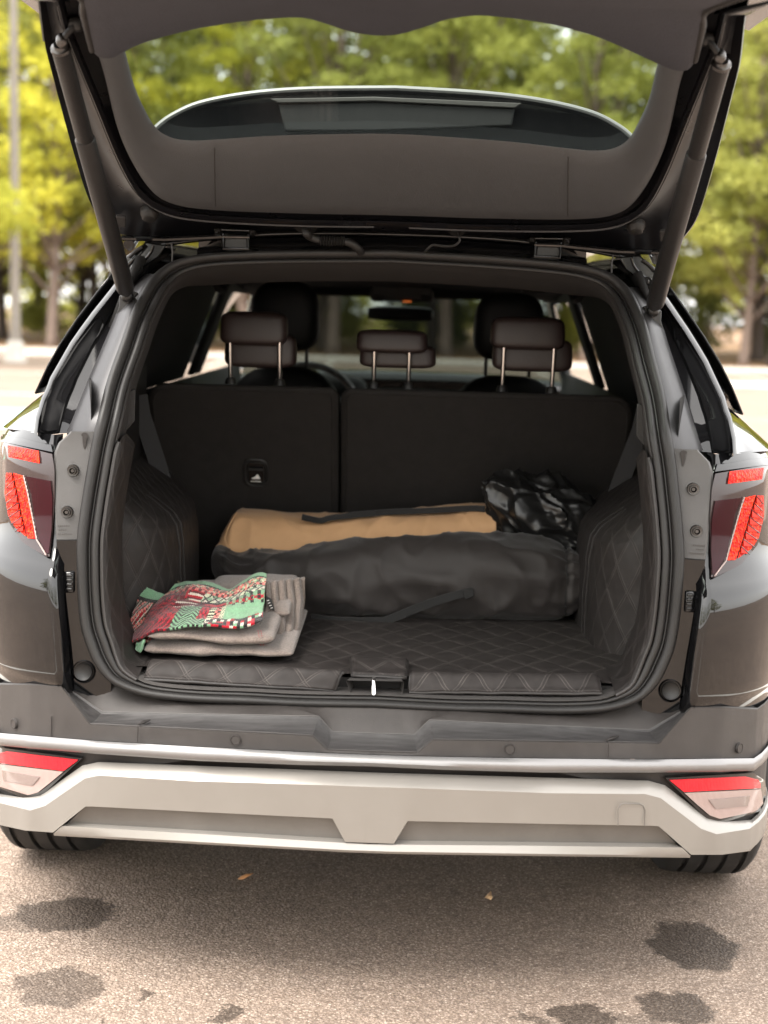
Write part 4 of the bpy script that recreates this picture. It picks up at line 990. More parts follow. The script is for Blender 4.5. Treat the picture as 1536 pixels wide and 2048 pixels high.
flap((308, 1324), (686, 1346), (668, 1381), (289, 1358)); flap((824, 1349), (1190, 1352), (1203, 1387), (818, 1384)); flap((702, 1318), (814, 1323), (811, 1356), (705, 1351), yb_=.175)
def arch_cover(s):
    plan = [(-.66, .395), (-.60, .405), (-.555, .420), (-.520, .445), (-.496, .485), (-.482, .54), (-.474, .64), (-.472, .80), (-.480, .95), (-.52, 1.08), (-.60, 1.18), (-.66, 1.22)]
    P = resample(spl([Vector((a, b, 0)) for a, b in plan], 6), 70)
    lev = [(.640, 0, 0), (.68, 0, 0), (.76, .0, 0), (.84, -.004, .004), (.885, -.012, .010), (.910, -.030, .020), (.935, -.065, .035), (.965, -.115, .06), (1.0, -.17, .10)]
    V, uvs = [], []; lt = 0; rows = []
    for (z, dx, dy) in [lev[0]]+[tuple(lev[i][q]+(lev[i+1][q]-lev[i][q])*t for q in range(3)) for i in range(len(lev)-1) for t in (.25, .5, .75, 1)]:
        r = []
        for i, p in enumerate(P):
            t = i/(len(P)-1); x = max(-.66, p.x+dx*(1-abs(2*t-1)**3)); zt = z+.045*smooth((-.44-p.x)/.2)*smooth((z-.8)/.1)
            q = Vector((x, p.y+dy*(1-t), zt)); q += Vector((.5, -.5, .3))*(.004*noise.noise(q*11)); r.append(q)
        rows.append(r)
    acc = 0
    for j, r in enumerate(rows):
        if j: acc += (r[30]-rows[j-1][30]).length
        l = 0
        for i, q in enumerate(r):
            if i: l += (q-r[i-1]).length
            V.append(fx(q, s)); uvs.append((l, acc))
    _, Fc = grid_data(rows)
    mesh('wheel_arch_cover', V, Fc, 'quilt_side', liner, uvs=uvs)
    for t in (23, 26): tube('arch_cover_seam', [rows[k][t]+Vector((.001, -.001, 0)) for k in range(0, len(rows)-6)], .0022, 'liner_edge', liner, s=s, sides=6)
    # padded flap that follows the opening
    A = seal_curve(0, 0, 110)
    idx = [i for i, p in enumerate(A) if i < 60 and p.z < 1.12 and p.x < -.475]
    rows = []
    for d, o in ((.047, .022), (.048, .004), (.052, -.003), (.058, -.001), (.062, .012), (.063, .07), (.060, .13), (.055, .19)):
        c = seal_curve(d, o, 110); rr_ = [c[i].copy() for i in idx]
        for q in rr_: q.z = max(q.z, .628+min(.03, o*.4))
        rows.append(rr_)
    # rounded upper end
    for k, r in enumerate(rows): r.append(r[-1].lerp(rows[3][-1], .6)+Vector((0, .01, .02)))
    V, uvs = [], []; _, Fc = grid_data(rows)
    for j, r in enumerate(rows):
        l = 0
        for i, q in enumerate(r):
            if i: l += (q-r[i-1]).length
            V.append(fx(q, s)); uvs.append((j*.03, l))
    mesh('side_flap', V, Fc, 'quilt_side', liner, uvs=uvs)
    tube('side_flap_binding', rows[2], .0045, 'liner_edge', liner, s=s, sides=8)
    # corner infill beside the arch
    c = [rows[-1][i] for i in range(len(idx))]
for s in (1, -1): arch_cover(s)
# side wall between arch cover and pillar, with load hook and socket
for s in (1, -1):
    w_ = loft('cargo_side_trim', [[Vector((-.600, .225, z)), Vector((-.625, .32, z)), Vector((-.640, .5, z)), Vector((-.645, .9, z)), Vector((-.645, 1.1, z))] for z in (.66, .85, .98, 1.08, 1.18, 1.24)], 'trim_dark', car, s=s, auto=60)
    c = U(228, 862, .30); box('load_hook', c+Vector((.004, 0, 0)), (.012, .022, .035), 'steel', w_, s=s, bevel=.003)
    P = [U(a, b, .33) for a, b in ((236, 792), (272, 778), (270, 842), (244, 872))]; slab('trim_panel', P, (-.008, .01, 0), 'trim', w_, s=s)

# ------------------------------------------------------------------ grey blanket
def fbm(p, o=4):
    v, a = 0, .5
    for _ in range(o): v += a*noise.noise(p); p = p*2.03; a *= .5
    return v
def soft_slab(x0, x1, y0, y1, zc, th, seed, ns=70, nl=44, amp=.004, pw=3.2, xe=.025, skew=0):
    """rounded folded layer; zc(xn,yn) centre height, th(xn,yn) thickness"""
    rows = []; sg = lambda v, p: math.copysign(abs(v)**p, v); so = Vector((seed*7.1, seed*3.3, seed))
    for i in range(ns+1):
        xn = i/ns; x = x0+(x1-x0)*xn; e = min(1, min(xn, 1-xn)*(x1-x0)/xe); e = math.sqrt(max(0, 1-(1-e)**2)); row = []
        wob = .010*noise.noise(Vector((xn*4, seed, 0)))+.006*noise.noise(Vector((xn*9, seed, 2)))
        for j in range(nl):
            t = 2*math.pi*j/nl; cy, cz = sg(math.cos(t), 2/pw), sg(math.sin(t), 2/2.2)
            yn = .5+.5*cy; Y = (y0+y1)/2+(y1-y0)/2*cy*(.93+.07*e)+wob*(1 if cy < 0 else .3)+skew*xn
            h = th(xn, yn)*(.25+.75*e); p = Vector((x, Y, zc(xn, yn)+h/2*cz))
            d = fbm(Vector((x*9, Y*9, cz*.3))+so, 3)*amp*1.6+noise.noise(Vector((x*26, Y*20, 0))+so)*amp*.5
            p += Vector((d*.3, d*.5*cy, d*(.6 if cz > 0 else .25))); row.append(p)
        rows.append(row)
    V, Fc = grid_data(rows, True); n = nl
    Fc.append(tuple(range(n))[::-1]); Fc.append(tuple(ns*n+k for k in range(n)))
    return V, Fc
def fabric(name, col, bscale, bump, var=.12, sheen=.4, rough=.95, vscale=60):
    return mat(name, col, rough, spec=.2, bump=bump, bscale=bscale, var=var, vscale=vscale, sheen=sheen)
fabric('fleece', (.175, .142, .124), 520, 1.0, .38, .30, vscale=260)
d1 = soft_slab(-.494, -.178, .240, .66, lambda a, b: .676+.012*b, lambda a, b: .031+.006*math.sin(a*5), 1, pw=4.5)
d2 = soft_slab(-.486, -.218, .236, .60, lambda a, b: .706+.022*b+.003*math.sin(a*7), lambda a, b: .034*(.55+.45*smooth(a*6))+.004*math.sin(a*9+1), 2, pw=4.0)
d3 = soft_slab(-.445, -.200, .40, .66, lambda a, b: .726+.022*b+.004*a, lambda a, b: .026, 3, pw=3.5)
d4 = soft_slab(-.40, -.205, .525, .70, lambda a, b: .742+.008*b+.010*a, lambda a, b: .036, 4, pw=3.0, amp=.006)
def pleats(nu=90, nv=44):
    """open ends of the folds at the right: one corrugated drape"""
    V = []; tab = [(0, 1166, .64, 0), (.10, 1163, .54, .3), (.2, 1164, .47, 1), (.5, 1206, .425, 1), (.8, 1266, .33, .9), (1, 1306, .275, .4)]
    for j in range(nv+1):
        v = j/nv; y0 = interp([(a, b) for a, b, c, d in tab], v); Y0 = interp([(a, c) for a, b, c, d in tab], v); am = interp([(a, d) for a, b, c, d in tab], v)
        for i in range(nu+1):
            u = i/nu; w = abs(math.sin(math.pi*(5.2*u+.25*math.sin(v*3+u*2))))**.55
            x0 = interp([(0, 528), (.2, 530), (.5, 533), (.8, 524), (1, 512)], v); x1 = interp([(0, 604), (.2, 609), (.5, 611), (.8, 604), (1, 588)], v)
            p = U(x0+(x1-x0)*u, y0-10*u*(1-v)-v*v*10*u, Y0+.10*u+.02*smooth((u-.85)/.15)); n_ = Vector((.35, -.75, .55))
            V.append(p+n_*(.013*(w-.7)*am+.003*noise.noise(p*30)))
    return V, [(j*(nu+1)+i, j*(nu+1)+i+1, (j+1)*(nu+1)+i+1, (j+1)*(nu+1)+i) for j in range(nv) for i in range(nu)]
rid = [pleats()]
bl = mesh('grey_blanket', *join(d1, d2, d3, d4, *rid), 'fleece')
tag(pin(bl, (-.34, .45, .66)), 'folded grey fleece blanket lying under the red and green knitted throw', 'blanket')
mat('red_thread', (.30, .06, .06), .8); mat('label_black', (.02, .02, .02), .6)
V, Fc = [], []
for q in range(2):
    for k in range(7):
        a = U(516+q*6+k*.9, 1262+k*4.6, .232+.002*k); V_, F_ = box_data(a, (.0012, .001, .0032)); b = len(V); V += V_; Fc += [tuple(b+i for i in f) for f in F_]
mesh('hem_stitching', V, Fc, 'red_thread', bl, smooth=False)
P = [U(a, b, .40) for a, b in ((531, 1192), (541, 1198), (548, 1222), (538, 1218))]; lb = slab('sewn_label', P, (.002, .004, 0), 'label_black', bl, bevel=.001)
V, Fc = [], []
for k in range(4):
    a = U(536+k*2.4, 1201+k*5, .398); V_, F_ = box_data(a, (.0055, .001, .0016), Matrix.Rotation(R_(-20), 3, 'Y')); b = len(V); V += V_; Fc += [tuple(b+i for i in f) for f in F_]
mesh('label_lettering', V, Fc, 'icon_white', bl, smooth=False)

# ------------------------------------------------------------------ knitted throw (stitch-coloured cloth)
MINT = (.165, .31, .185); RED = (.34, .009, .02); DRED = (.09, .005, .010); BLK = (.014, .010, .010); WHT = (.55, .50, .42); COR = (.62, .17, .14); BRN = (.10, .065, .045); CRM = (.50, .52, .36)
def knit_col(s, t, i, j):
    """s left to right, t back to front; i, j stitch numbers"""
    r = lambda k: random.Random(k*7919+11).random()
    if t < .075: return MINT
    if t < .10: return BLK
    if t < .22:
        c = ((i//2+j//2) % 3, (i//5) % 3); q = r((i//2)*131+(j//2))
        if q < .30: return COR
        if q < .45: return MINT
        if q < .70: return BRN
        return RED if q < .80 else CRM
    if t < .27: return DRED if (i//3) % 2 else COR
    if t < .44:
        if s < .42:
            if .30 < s+.02*math.sin(t*40): return WHT if (j//2) % 3 == 0 else (RED if (j//2) % 3 == 1 else DRED)
            q = r((i//2)*53+(j//3)*7); return DRED if q < .45 else (BLK if q < .65 else (RED if q < .85 else BRN))
        q = ((i+j//2) % 7 < 2) or ((i-j) % 11 < 2)
        if q: return BLK
        return WHT if (i//8+j//5) % 3 == 0 else (CRM if (i//8+j//5) % 3 == 1 else MINT)
    if t < .56:
        if s < .22: return RED if ((i*2+j*3+int(6*math.sin(i*.7))) % 13 < 6) else DRED if (i+j) % 5 else BLK
        if s < .40: return WHT if (j//2) % 3 == 0 else DRED
        if s < .47: return DRED if (i//2) % 2 else BLK
        if s < .66: return RED if .47 < t < .54 else BLK
        q = (i//3+j//3) % 2; return RED if q and t > .50 else (BLK if (i % 7) < 3 else MINT)
    if t < .84:
        if s < .30: return RED if ((i*3+j*2+int(5*math.sin(j*.9+i*.5))) % 11 < 6) else (BLK if (i+2*j) % 7 < 3 else DRED)
        if s < .47: return BLK if ((j+abs((i % 16)-8)) % 4) < 1.5 else MINT
        if s < .55: return DRED if (i//2+j//5) % 2 else RED
        if s < .60: return BLK if (j % 4) < 2 else CRM
        if s < .68: return ((COR if (i//3+j//3) % 2 else BLK) if s < .64 else (BLK if (i+j) % 3 == 0 else CRM))
        return MINT if not (t < .60 and (i//3) % 3 == 0) else BLK
    if s < .30: return RED if (i*2+j) % 9 < 3 else (DRED if (i+j) % 4 else BLK)
    if s < .55: return MINT if (j+abs((i % 16)-8)) % 4 > 1 else BLK
    q = r((i//3)*31+(j//3)*17); return BLK if q < .42 else (WHT if q < .66 else (RED if q < .88 else MINT))
def knit_mat():
    m = fabric('knit', (.4, .3, .3), 900, .8, 0, .3); n = m.node_tree; b = n.nodes['Principled BSDF']
    at = n.nodes.new('ShaderNodeVertexColor'); at.layer_name = 'stitch'; n.links.new(at.outputs[0], b.inputs['Base Color'])
knit_mat()
def throw_sheet(back, front, yb0, yb1, ni, nj, colfn, seed, sag=.0):
    Bk = resample(spl([Vector((a, b, y)) for a, b, y in back], 8), ni+1); Fr = resample(spl([Vector((a, b, y)) for a, b, y in front], 8), ni+1)
    V = []
    for j in range(nj+1):
        t = j/nj
        for i in range(ni+1):
            q = Bk[i].lerp(Fr[i], t); bul = math.sin(math.pi*t)
            py = q.y-sag*bul*(1-.3*math.sin(i/ni*9+seed)) ; Y = q.z-.0*bul
            p = U(q.x, py, Y); d = fbm(Vector((p.x*18, p.y*18, seed)), 3)
            p += Vector((0, -.35, 1)).normalized()*(.006+d*.012+.0016*(((i % 2)+(j % 2)) % 2)+.004*math.sin(t*11+i/ni*7+seed)*bul); V.append(p)
    Fc = [(j*(ni+1)+i, j*(ni+1)+i+1, (j+1)*(ni+1)+i+1, (j+1)*(ni+1)+i) for j in range(nj) for i in range(ni)]
    cols = [colfn((i+.5)/ni, (j+.5)/nj, i, j) for j in range(nj) for i in range(ni)]
    return V, Fc, cols
def knit_object(name, sheets):
    V, Fc, C = [], [], []
    for v, f, c in sheets:
        b = len(V); V += v; Fc += [tuple(b+i for i in q) for q in f]; C += c
    o = mesh(name, V, Fc, 'knit', None, solid=.005, off=-1)
    at = o.data.color_attributes.new('stitch', 'FLOAT_COLOR', 'CORNER'); k = 0
    for p, c in zip(o.data.polygons, C):
        w_ = random.uniform(.82, 1.15)
        for l in p.loop_indices: at.data[l].color = (*[x*w_ for x in c], 1)
    return o
main = throw_sheet([(344, 1182, .47), (362, 1174, .49), (400, 1170, .50), (432, 1178, .50), (462, 1186, .49), (492, 1168, .50), (516, 1154, .51), (534, 1158, .50)],
                   [(258, 1296, .285), (300, 1276, .245), (340, 1266, .238), (400, 1262, .236), (440, 1262, .236), (480, 1264, .240), (512, 1258, .250), (524, 1250, .27)], 0, 0, 112, 76, knit_col, 3.1, 5)
corner = throw_sheet([(284, 1180, .46), (300, 1184, .45), (318, 1194, .45), (344, 1202, .46)], [(252, 1284, .33), (262, 1290, .31), (280, 1296, .29), (300, 1290, .28)], 0, 0, 50, 80,
                     lambda s, t, i, j: MINT if t < .16 else (BLK if t < .22 else (COR if (i//3+j//4) % 4 == 0 else WHT if (i+j//2) % 5 == 0 else (RED if (i//4+j//6) % 3 == 0 and t > .4 else BRN if (i+j) % 3 else BLK))), 7.7, 0)
tail = throw_sheet([(276, 1290, .285), (284, 1290, .275), (292, 1286, .26)], [(272, 1304, .262), (280, 1312, .25), (286, 1306, .248)], 0, 0, 14, 14, lambda s, t, i, j: MINT, 2.2, 0)
kn = knit_object('knitted_throw', [main, corner, tail])
tag(pin(kn, (-.38, .40, .72)), 'red, mint green and black patterned knitted throw folded on the grey blanket', 'throw')
b_ = U(360, 1178, .485)
V, Fc = [], []
for k in range(9):
    a = U(348+k*4.5, 1176, .485+.004*(k % 3)); V_, F_ = tube_data([a, a+Vector((random.uniform(-.006, .006), 0, .006)), a+Vector((random.uniform(-.012, .012), .004, random.uniform(.008, .016)))], .0008, 5); b = len(V); V += V_; Fc += [tuple(b+i for i in f) for f in F_]
mat('fringe', (.12, .11, .06), .9); mesh('fringe', V, Fc, 'fringe', kn)

# ------------------------------------------------------------------ long bags
def sack(tab, Yc, dep, seed, n=150, m=64, pw=2.6, wr=.010, gather=None, lean=0, tilt=0):
    """tab: (px, top py, bottom py); closed soft tube along x"""
    xs = [t[0] for t in tab]; rows = []; so = Vector((seed*3.7, seed, 0)); sg = lambda v, p: math.copysign(abs(v)**p, v)
    T = spl([Vector((a, b, c)) for a, b, c in tab], 10); T = resample(T, n)
    for i, q in enumerate(T):
        y = interp(Yc, q.x); A, B = U(q.x, q.y, y+lean*.5), U(q.x, q.z, y-lean*.5-dep*.30); c = (A+B)/2; hz_ = (A.z-B.z)/2; dp = dep/2*interp(gather, q.x) if gather else dep/2
        row = []
        for j in range(m):
            t = 2*math.pi*j/m; cy, cz = sg(math.cos(t), 2/pw), sg(math.sin(t), 2/pw)
            p = Vector((c.x, y+cy*dp+lean*.5*cz, c.z+cz*hz_))
            nn = Vector((0, cy, cz)).normalized()
            P2 = Vector((p.x*3.2+cz*.4, p.y*5, p.z*6))+so
            r1 = 1-abs(noise.noise(P2)); r2 = 1-abs(noise.noise(Vector((p.x*5-p.z*6, p.z*8+p.x*3, p.y*7))+so)); r3 = 1-abs(noise.noise(Vector((p.x*9+p.z*5, p.z*7-p.x*5, p.y*8))+so)); d = (r1**3-.45)*wr+(r2**5-.3)*wr*.8+(r3**9-.15)*wr*.45+noise.noise(p*40+so)*wr*.06
            k = interp(gather, q.x) if gather else 1
            d += wr*.5*(1-min(1, abs(k-.86)*6))*math.sin(t*13+seed)*(.7+.5*noise.noise(Vector((t*3, seed, i*.08)))) if gather and k < .97 else 0
            row.append(p+nn*d*(1 if cz > -.75 else .2))
        rows.append(row)
    V, Fc = grid_data(rows, True)
    for e, r in ((0, rows[0]), (n-1, rows[-1])):
        V.append(sum(r, Vector())/m); k = len(V)-1
        for j in range(m): Fc.append((e*m+(j+1) % m, e*m+j, k) if e == 0 else (e*m+j, e*m+(j+1) % m, k))
    return V, Fc
def cloth(name, col, rough, bump, bscale, spec=.4, sheen=.15, var=.08): return mat(name, col, rough, spec=spec, bump=bump, bscale=bscale, var=var, vscale=12, sheen=sheen)
cloth('black_nylon', (.0250, .0212, .0200), .52, .5, 700, .3); cloth('tan_canvas', (.56, .335, .175), .80, .4, 800, .25, .1, .06); cloth('strap', (.006, .0056, .0056), .65, .6, 500)
bb = mesh('black_carry_bag', *sack([(424, 1100, 1142), (430, 1092, 1162), (446, 1096, 1185), (480, 1112, 1215), (540, 1106, 1236), (620, 1096, 1242), (700, 1086, 1243), (780, 1079, 1244), (900, 1076, 1246), (1000, 1078, 1248), (1060, 1081, 1249), (1100, 1086, 1249), (1122, 1095, 1246), (1132, 1104, 1240), (1138, 1100, 1240), (1150, 1106, 1228), (1162, 1112, 1214), (1166, 1130, 1200)],
    [(424, .92), (500, .88), (700, .84), (1166, .84)], .21, 1.7, wr=.016, gather=[(424, .55), (450, .8), (520, 1), (1080, 1), (1112, .95), (1132, .80), (1140, .86), (1162, .78), (1166, .7)]), 'black_nylon')
tag(pin(bb, (.1, .85, .66)), 'long black nylon carry bag with a gathered end lying across the boot', 'bag')
for px in (1126, 452):                                      # stitched seams near both ends
    V_ = bb.data.vertices; loc = bb.location; xx = U(px, 1160, .84).x; ring = sorted((v.co+loc for v in V_ if abs(v.co.x+loc.x-xx) < .0045), key=lambda p: math.atan2(p.z-.745, p.y-.85))
    if len(ring) > 20: tube('bag_seam', [p+(p-Vector((p.x, .85, .745))).normalized()*.001 for p in resample(ring, 60)], .0016, 'strap', bb, sides=6)
st = [U(a, b, y) for a, b, y in ((622, 1236, .72), (660, 1241, .715), (720, 1243, .712), (770, 1241, .712), (820, 1222, .715), (870, 1203, .718), (920, 1188, .722), (944, 1182, .726))]
tube('carry_strap', spl(st, 6), 1, 'strap', bb, prof=[(-.0016, -.010), (.0016, -.010), (.0016, .010), (-.0016, .010)])
P = [U(a, b, .717) for a, b in ((925, 1180), (946, 1176), (949, 1192), (930, 1200))]; slab('strap_tab', P, (0, .003, 0), 'strap', bb)
tb_ = mesh('tan_carry_bag', *sack([(438, 1082, 1090), (446, 1056, 1120), (458, 1034, 1128), (472, 1020, 1132), (520, 1022, 1130), (600, 1029, 1125), (700, 1031, 1120), (800, 1027, 1115), (900, 1020, 1112), (960, 1015, 1110), (984, 1013, 1108), (990, 1020, 1100)],
    [(438, 1.06), (520, 1.04), (990, 1.03)], .17, 5.2, wr=.010, pw=3.4, lean=.05), 'tan_canvas')
tag(pin(tb_, (-.05, 1.05, .66)), 'tan canvas carry bag lying behind the black carry bag against the seat', 'bag')
for pts in (((604, 1034, .975), (640, 1041, .965), (660, 1036, .965), (700, 1031, .98), (760, 1026, 1.0)), ((700, 1030, 1.0), (780, 1024, .995), (860, 1021, .99), (940, 1017, .985), (970, 1018, .98))):
    tube('bag_strap', spl([U(*q) for q in pts], 6), 1, 'strap', tb_, prof=[(-.002, -.0075), (.002, -.0075), (.002, .0075), (-.002, .0075)])
a, b = U(470, 1020, .962), U(472, 1128, .93)
tube('bag_seam', spl([U(x, y, d) for x, y, d in ((474, 1024, .985), (458, 1052, .955), (450, 1078, .948), (462, 1104, .945), (474, 1120, .94))], 5), .0016, 'tan_canvas', tb_, sides=6)

# ------------------------------------------------------------------ crumpled plastic bag
def film():
    m = mat('bin_liner', (.010, .010, .010), .30, spec=.5, bump=0)
    n = m.node_tree; b = n.nodes['Principled BSDF']; tc = n.nodes.new('ShaderNodeTexCoord'); bp0 = None; h = None
    for sc_, st_ in ((7, .2), (30, .10)):
        v = n.nodes.new('ShaderNodeTexNoise'); v.inputs['Scale'].default_value = sc_; v.inputs['Detail'].default_value = 3; v.noise_type = 'RIDGED_MULTIFRACTAL' if hasattr(v, 'noise_type') else v.noise_type
        n.links.new(tc.outputs['Object'], v.inputs['Vector']); bp = n.nodes.new('ShaderNodeBump'); bp.inputs['Strength'].default_value = st_*.4; bp.inputs['Distance'].default_value = .006
        n.links.new(v.outputs['Fac'], bp.inputs['Height'])
        if h: n.links.new(h, bp.inputs['Normal'])
        h = bp.outputs[0]
    n.links.new(h, b.inputs['Normal'])
film()
def crumple():
    bm = bmesh.new(); bmesh.ops.create_icosphere(bm, subdivisions=6, radius=1)
    c = U(1102, 1045, .99); rs = random.Random(5)
    pl = [(Vector((rs.gauss(0, 1), rs.gauss(0, 1), rs.gauss(0, 1))).normalized(), rs.uniform(.68, 1.0)) for _ in range(30)]
    for v in bm.verts:
        d = v.co.normalized(); r = 1.05
        for nn, k in pl:                                   # flat facets meeting in sharp creases
            q = d.dot(nn)
            if q > .05: r = min(r, k/q)
        w_ = d+Vector((noise.noise(d*2), noise.noise(d*2+Vector((5, 0, 0))), noise.noise(d*2+Vector((0, 9, 0)))))*.25
        f = noise.voronoi(w_*1.5)[0]; g = noise.voronoi(w_*3.3+Vector((2, 7, 1)))[0]; r += -.26*(f[1]-f[0])**.8+.17-.075*(g[1]-g[0])+.05*noise.noise(d*2.3)
        p = Vector((d.x*.165*r, d.y*.10*r, d.z*.135*r))
        # tall loose corner top left, tail bottom right
        p.x += -.05*max(0, d.z)*1.0+.035*max(0, -d.z); p.z += .035*max(0, -d.x)*max(0, d.z)*2
        if d.x > .3 and d.z < -.2: p.z -= .10*(d.x-.3)*abs(d.z+.2)*3; p.y -= .05*(d.x-.3)
        v.co = c+p
    me = bpy.data.meshes.new('plastic_bag'); bm.to_mesh(me); bm.free(); me.materials.append(M['bin_liner']); sharp(me, 50)
    o = bpy.data.objects.new('plastic_bag', me); COL.objects.link(o); return o
pb = crumple(); tag(pin(pb, U(1088, 1110, .99)), 'crumpled black plastic bag heaped on the right end of the tan bag', 'plastic bag')

# ------------------------------------------------------------------ trees, lamp post, car-park furniture
def leaf_mat(name, c0, c1, tr=.55):
    m = bpy.data.materials.new(name); m.use_nodes = True; n = m.node_tree; n.nodes.clear(); L = n.links.new; N = n.nodes.new
    out = N('ShaderNodeOutputMaterial'); d = N('ShaderNodeBsdfDiffuse'); t = N('ShaderNodeBsdfTranslucent'); mx = N('ShaderNodeMixShader'); mx.inputs[0].default_value = tr
    tc = N('ShaderNodeTexCoord'); nz = N('ShaderNodeTexNoise'); nz.inputs['Scale'].default_value = .9; nz.inputs['Detail'].default_value = 5; L(tc.outputs['Object'], nz.inputs['Vector'])
    oi = N('ShaderNodeObjectInfo'); ad = N('ShaderNodeMath'); ad.operation = 'MULTIPLY_ADD'; ad.inputs[1].default_value = .45; L(oi.outputs['Random'], ad.inputs[0])
    mr = N('ShaderNodeMapRange'); mr.inputs['From Min'].default_value = .32; mr.inputs['From Max'].default_value = .68; mr.inputs['To Max'].default_value = .75; L(nz.outputs['Fac'], mr.inputs['Value']); L(mr.outputs[0], ad.inputs[2])
    c = N('ShaderNodeMix'); c.data_type = 'RGBA'; c.inputs[6].default_value = (*c0, 1); c.inputs[7].default_value = (*c1, 1); L(ad.outputs[0], c.inputs[0])
    for q in (d, t): L(c.outputs[2], q.inputs['Color'])
    L(d.outputs[0], mx.inputs[1]); L(t.outputs[0], mx.inputs[2]); L(mx.outputs[0], out.inputs['Surface']); M[name] = m
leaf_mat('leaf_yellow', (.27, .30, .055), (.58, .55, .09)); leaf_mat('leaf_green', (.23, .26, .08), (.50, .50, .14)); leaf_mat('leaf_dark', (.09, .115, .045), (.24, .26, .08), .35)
mat('bark', (.16, .12, .10), .9, bump=1, bscale=25, var=.35, vscale=6); mat('bark_dark', (.055, .042, .036), .9, bump=1, bscale=25, var=.3, vscale=6)
mat('pole_paint', (.24, .215, .19), .6, var=.14, vscale=2)
def leaves(rs, pads, size, per):
    V, Fc = [], []
    for (c, rx, rz, k) in pads:
        for _ in range(int(per*k)):
            while True:
                d = Vector((rs.uniform(-1, 1), rs.uniform(-1, 1), rs.uniform(-1, 1)))
                if d.length < 1: break
            d = d*(.55+.45*rs.random()) if d.length > .3 else d
            p = c+Vector((d.x*rx, d.y*rx, d.z*rz-.18*rx*(d.x**2+d.y**2)))
            a = Vector((rs.gauss(0, 1), rs.gauss(0, 1), rs.gauss(0, .6))).normalized(); b = a.cross(Vector((rs.gauss(0, 1), rs.gauss(0, 1), rs.gauss(0, 1)))).normalized()
            s = size*rs.uniform(.6, 1.4); q = len(V)
            V += [p-a*s, p+b*s*.45, p+a*s, p-b*s*.45]; Fc.append((q, q+1, q+2, q+3))
    return V, Fc
def tree_data(seed, H, z0, spread, tr, npad, size=.13, per=130, lean=0):
    rs = random.Random(seed); top = Vector((lean+rs.uniform(-.4, .4), rs.uniform(-.4, .4), H*.92))
    tp = [Vector((0, 0, -.1)), Vector((lean*.15+rs.uniform(-.12, .12), rs.uniform(-.1, .1), H*.2)), Vector((lean*.5+rs.uniform(-.25, .25), rs.uniform(-.2, .2), H*.5)), top]
    tp = spl(tp, 6); rad = [tr*(1.25 if i == 0 else 1)*(1-.85*i/(len(tp)-1)) for i in range(len(tp))]
    tdat = [tube_data(tp, rad, 9)]; pads = []
    for k in range(npad):
        t = (k+.5)/npad; z = z0+(H-z0)*t**1.15; th = k*2.4+rs.uniform(-.5, .5)
        r = spread*(1-.72*t)*rs.uniform(.45, 1.0); i = min(len(tp)-1, int(z/(H*.92)*(len(tp)-1))); b = tp[i]
        e = Vector((b.x+math.cos(th)*r, b.y+math.sin(th)*r, z+rs.uniform(-.3, .5)))
        br = [b, b.lerp(e, .5)+Vector((0, 0, -.1)), e]; tdat.append(tube_data(br, [rad[i]*.42, rad[i]*.28, .012], 5))
        w_ = rs.uniform(.65, 1.25)*(1.15-.45*t); pads.append((e, w_, w_*rs.uniform(.34, .6), w_*w_)); m = b.lerp(e, .6)
        if r > 1.2: pads.append((m+Vector((0, 0, .15)), w_*.7, w_*.32, w_*.5))
    return join(*tdat), leaves(rs, pads, size, per)
KINDS = []
for k, (seed, H, z0, spread, tr, npad, lm, bm_, size, per) in enumerate(((11, 16.5, 2.9, 3.4, .20, 62, 'leaf_yellow', 'bark', .125, 150), (23, 17.5, 3.3, 3.2, .17, 64, 'leaf_green', 'bark', .12, 150), (37, 15.5, 2.5, 3.6, .22, 62, 'leaf_yellow', 'bark_dark', .13, 140), (41, 18.5, 3.6, 3.0, .19, 66, 'leaf_green', 'bark_dark', .11, 160))):
    T, Lf = tree_data(seed, H, z0, spread, tr, npad, size, per); KINDS.append((T, Lf, lm, bm_, {}))
def plant(kind, x, Y, z, rot, sc_, name, label, cat, group=None, lm=None):
    T, Lf, l0, b0, cache = KINDS[kind]; lm = lm or l0
    e = empty(name, (x, Y, z), label, cat, group); e.rotation_euler = (0, 0, rot); e.scale = (sc_,)*3
    if 't' not in cache:
        me = bpy.data.meshes.new('trunk'); me.from_pydata([tuple(v) for v in T[0]], [], T[1]); me.materials.append(M[b0]); me.shade_smooth(); cache['t'] = me
    if lm not in cache:
        me = bpy.data.meshes.new('crown'); me.from_pydata([tuple(v) for v in Lf[0]], [], Lf[1]); me.materials.append(M[lm]); cache[lm] = me
    for nm, me in (('trunk', cache['t']), ('crown', cache[lm])):
        o = bpy.data.objects.new(nm, me); COL.objects.link(o); o.parent = e
    return e
ORD = ('first', 'second', 'third', 'fourth', 'fifth', 'sixth', 'seventh', 'eighth', 'ninth', 'tenth', 'eleventh', 'twelfth', 'thirteenth', 'fourteenth', 'fifteenth', 'sixteenth', 'seventeenth', 'eighteenth', 'nineteenth', 'twentieth', 'twenty-first', 'twenty-second')
rt = random.Random(99); GT = 'trees in the wood beyond the car park'
for row, (Y0, dx, x0) in enumerate(((40.6, 3.5, -19.5), (45.5, 3.4, -20.5), (51.0, 3.6, -22), (57.0, 3.8, -23))):
    for i in range(12 if row < 3 else 13):
        x = x0+i*dx+rt.uniform(-.8, .8); Y = Y0+rt.uniform(-1.2, 1.2); k = rt.randrange(4)
        if row == 0 and 9.2 < x < 13: continue
        plant(k, x, Y, .1, rt.uniform(0, 6.28), rt.uniform(.85, 1.15), 'woodland_tree', '%s tree from the left in the %s row of the wood beyond the kerb' % (ORD[i], ('front', 'second', 'third', 'rearmost')[row]), 'tree', GT, lm='leaf_dark' if row >= 2 and rt.random() < .5 else ('leaf_green' if row == 1 else None))
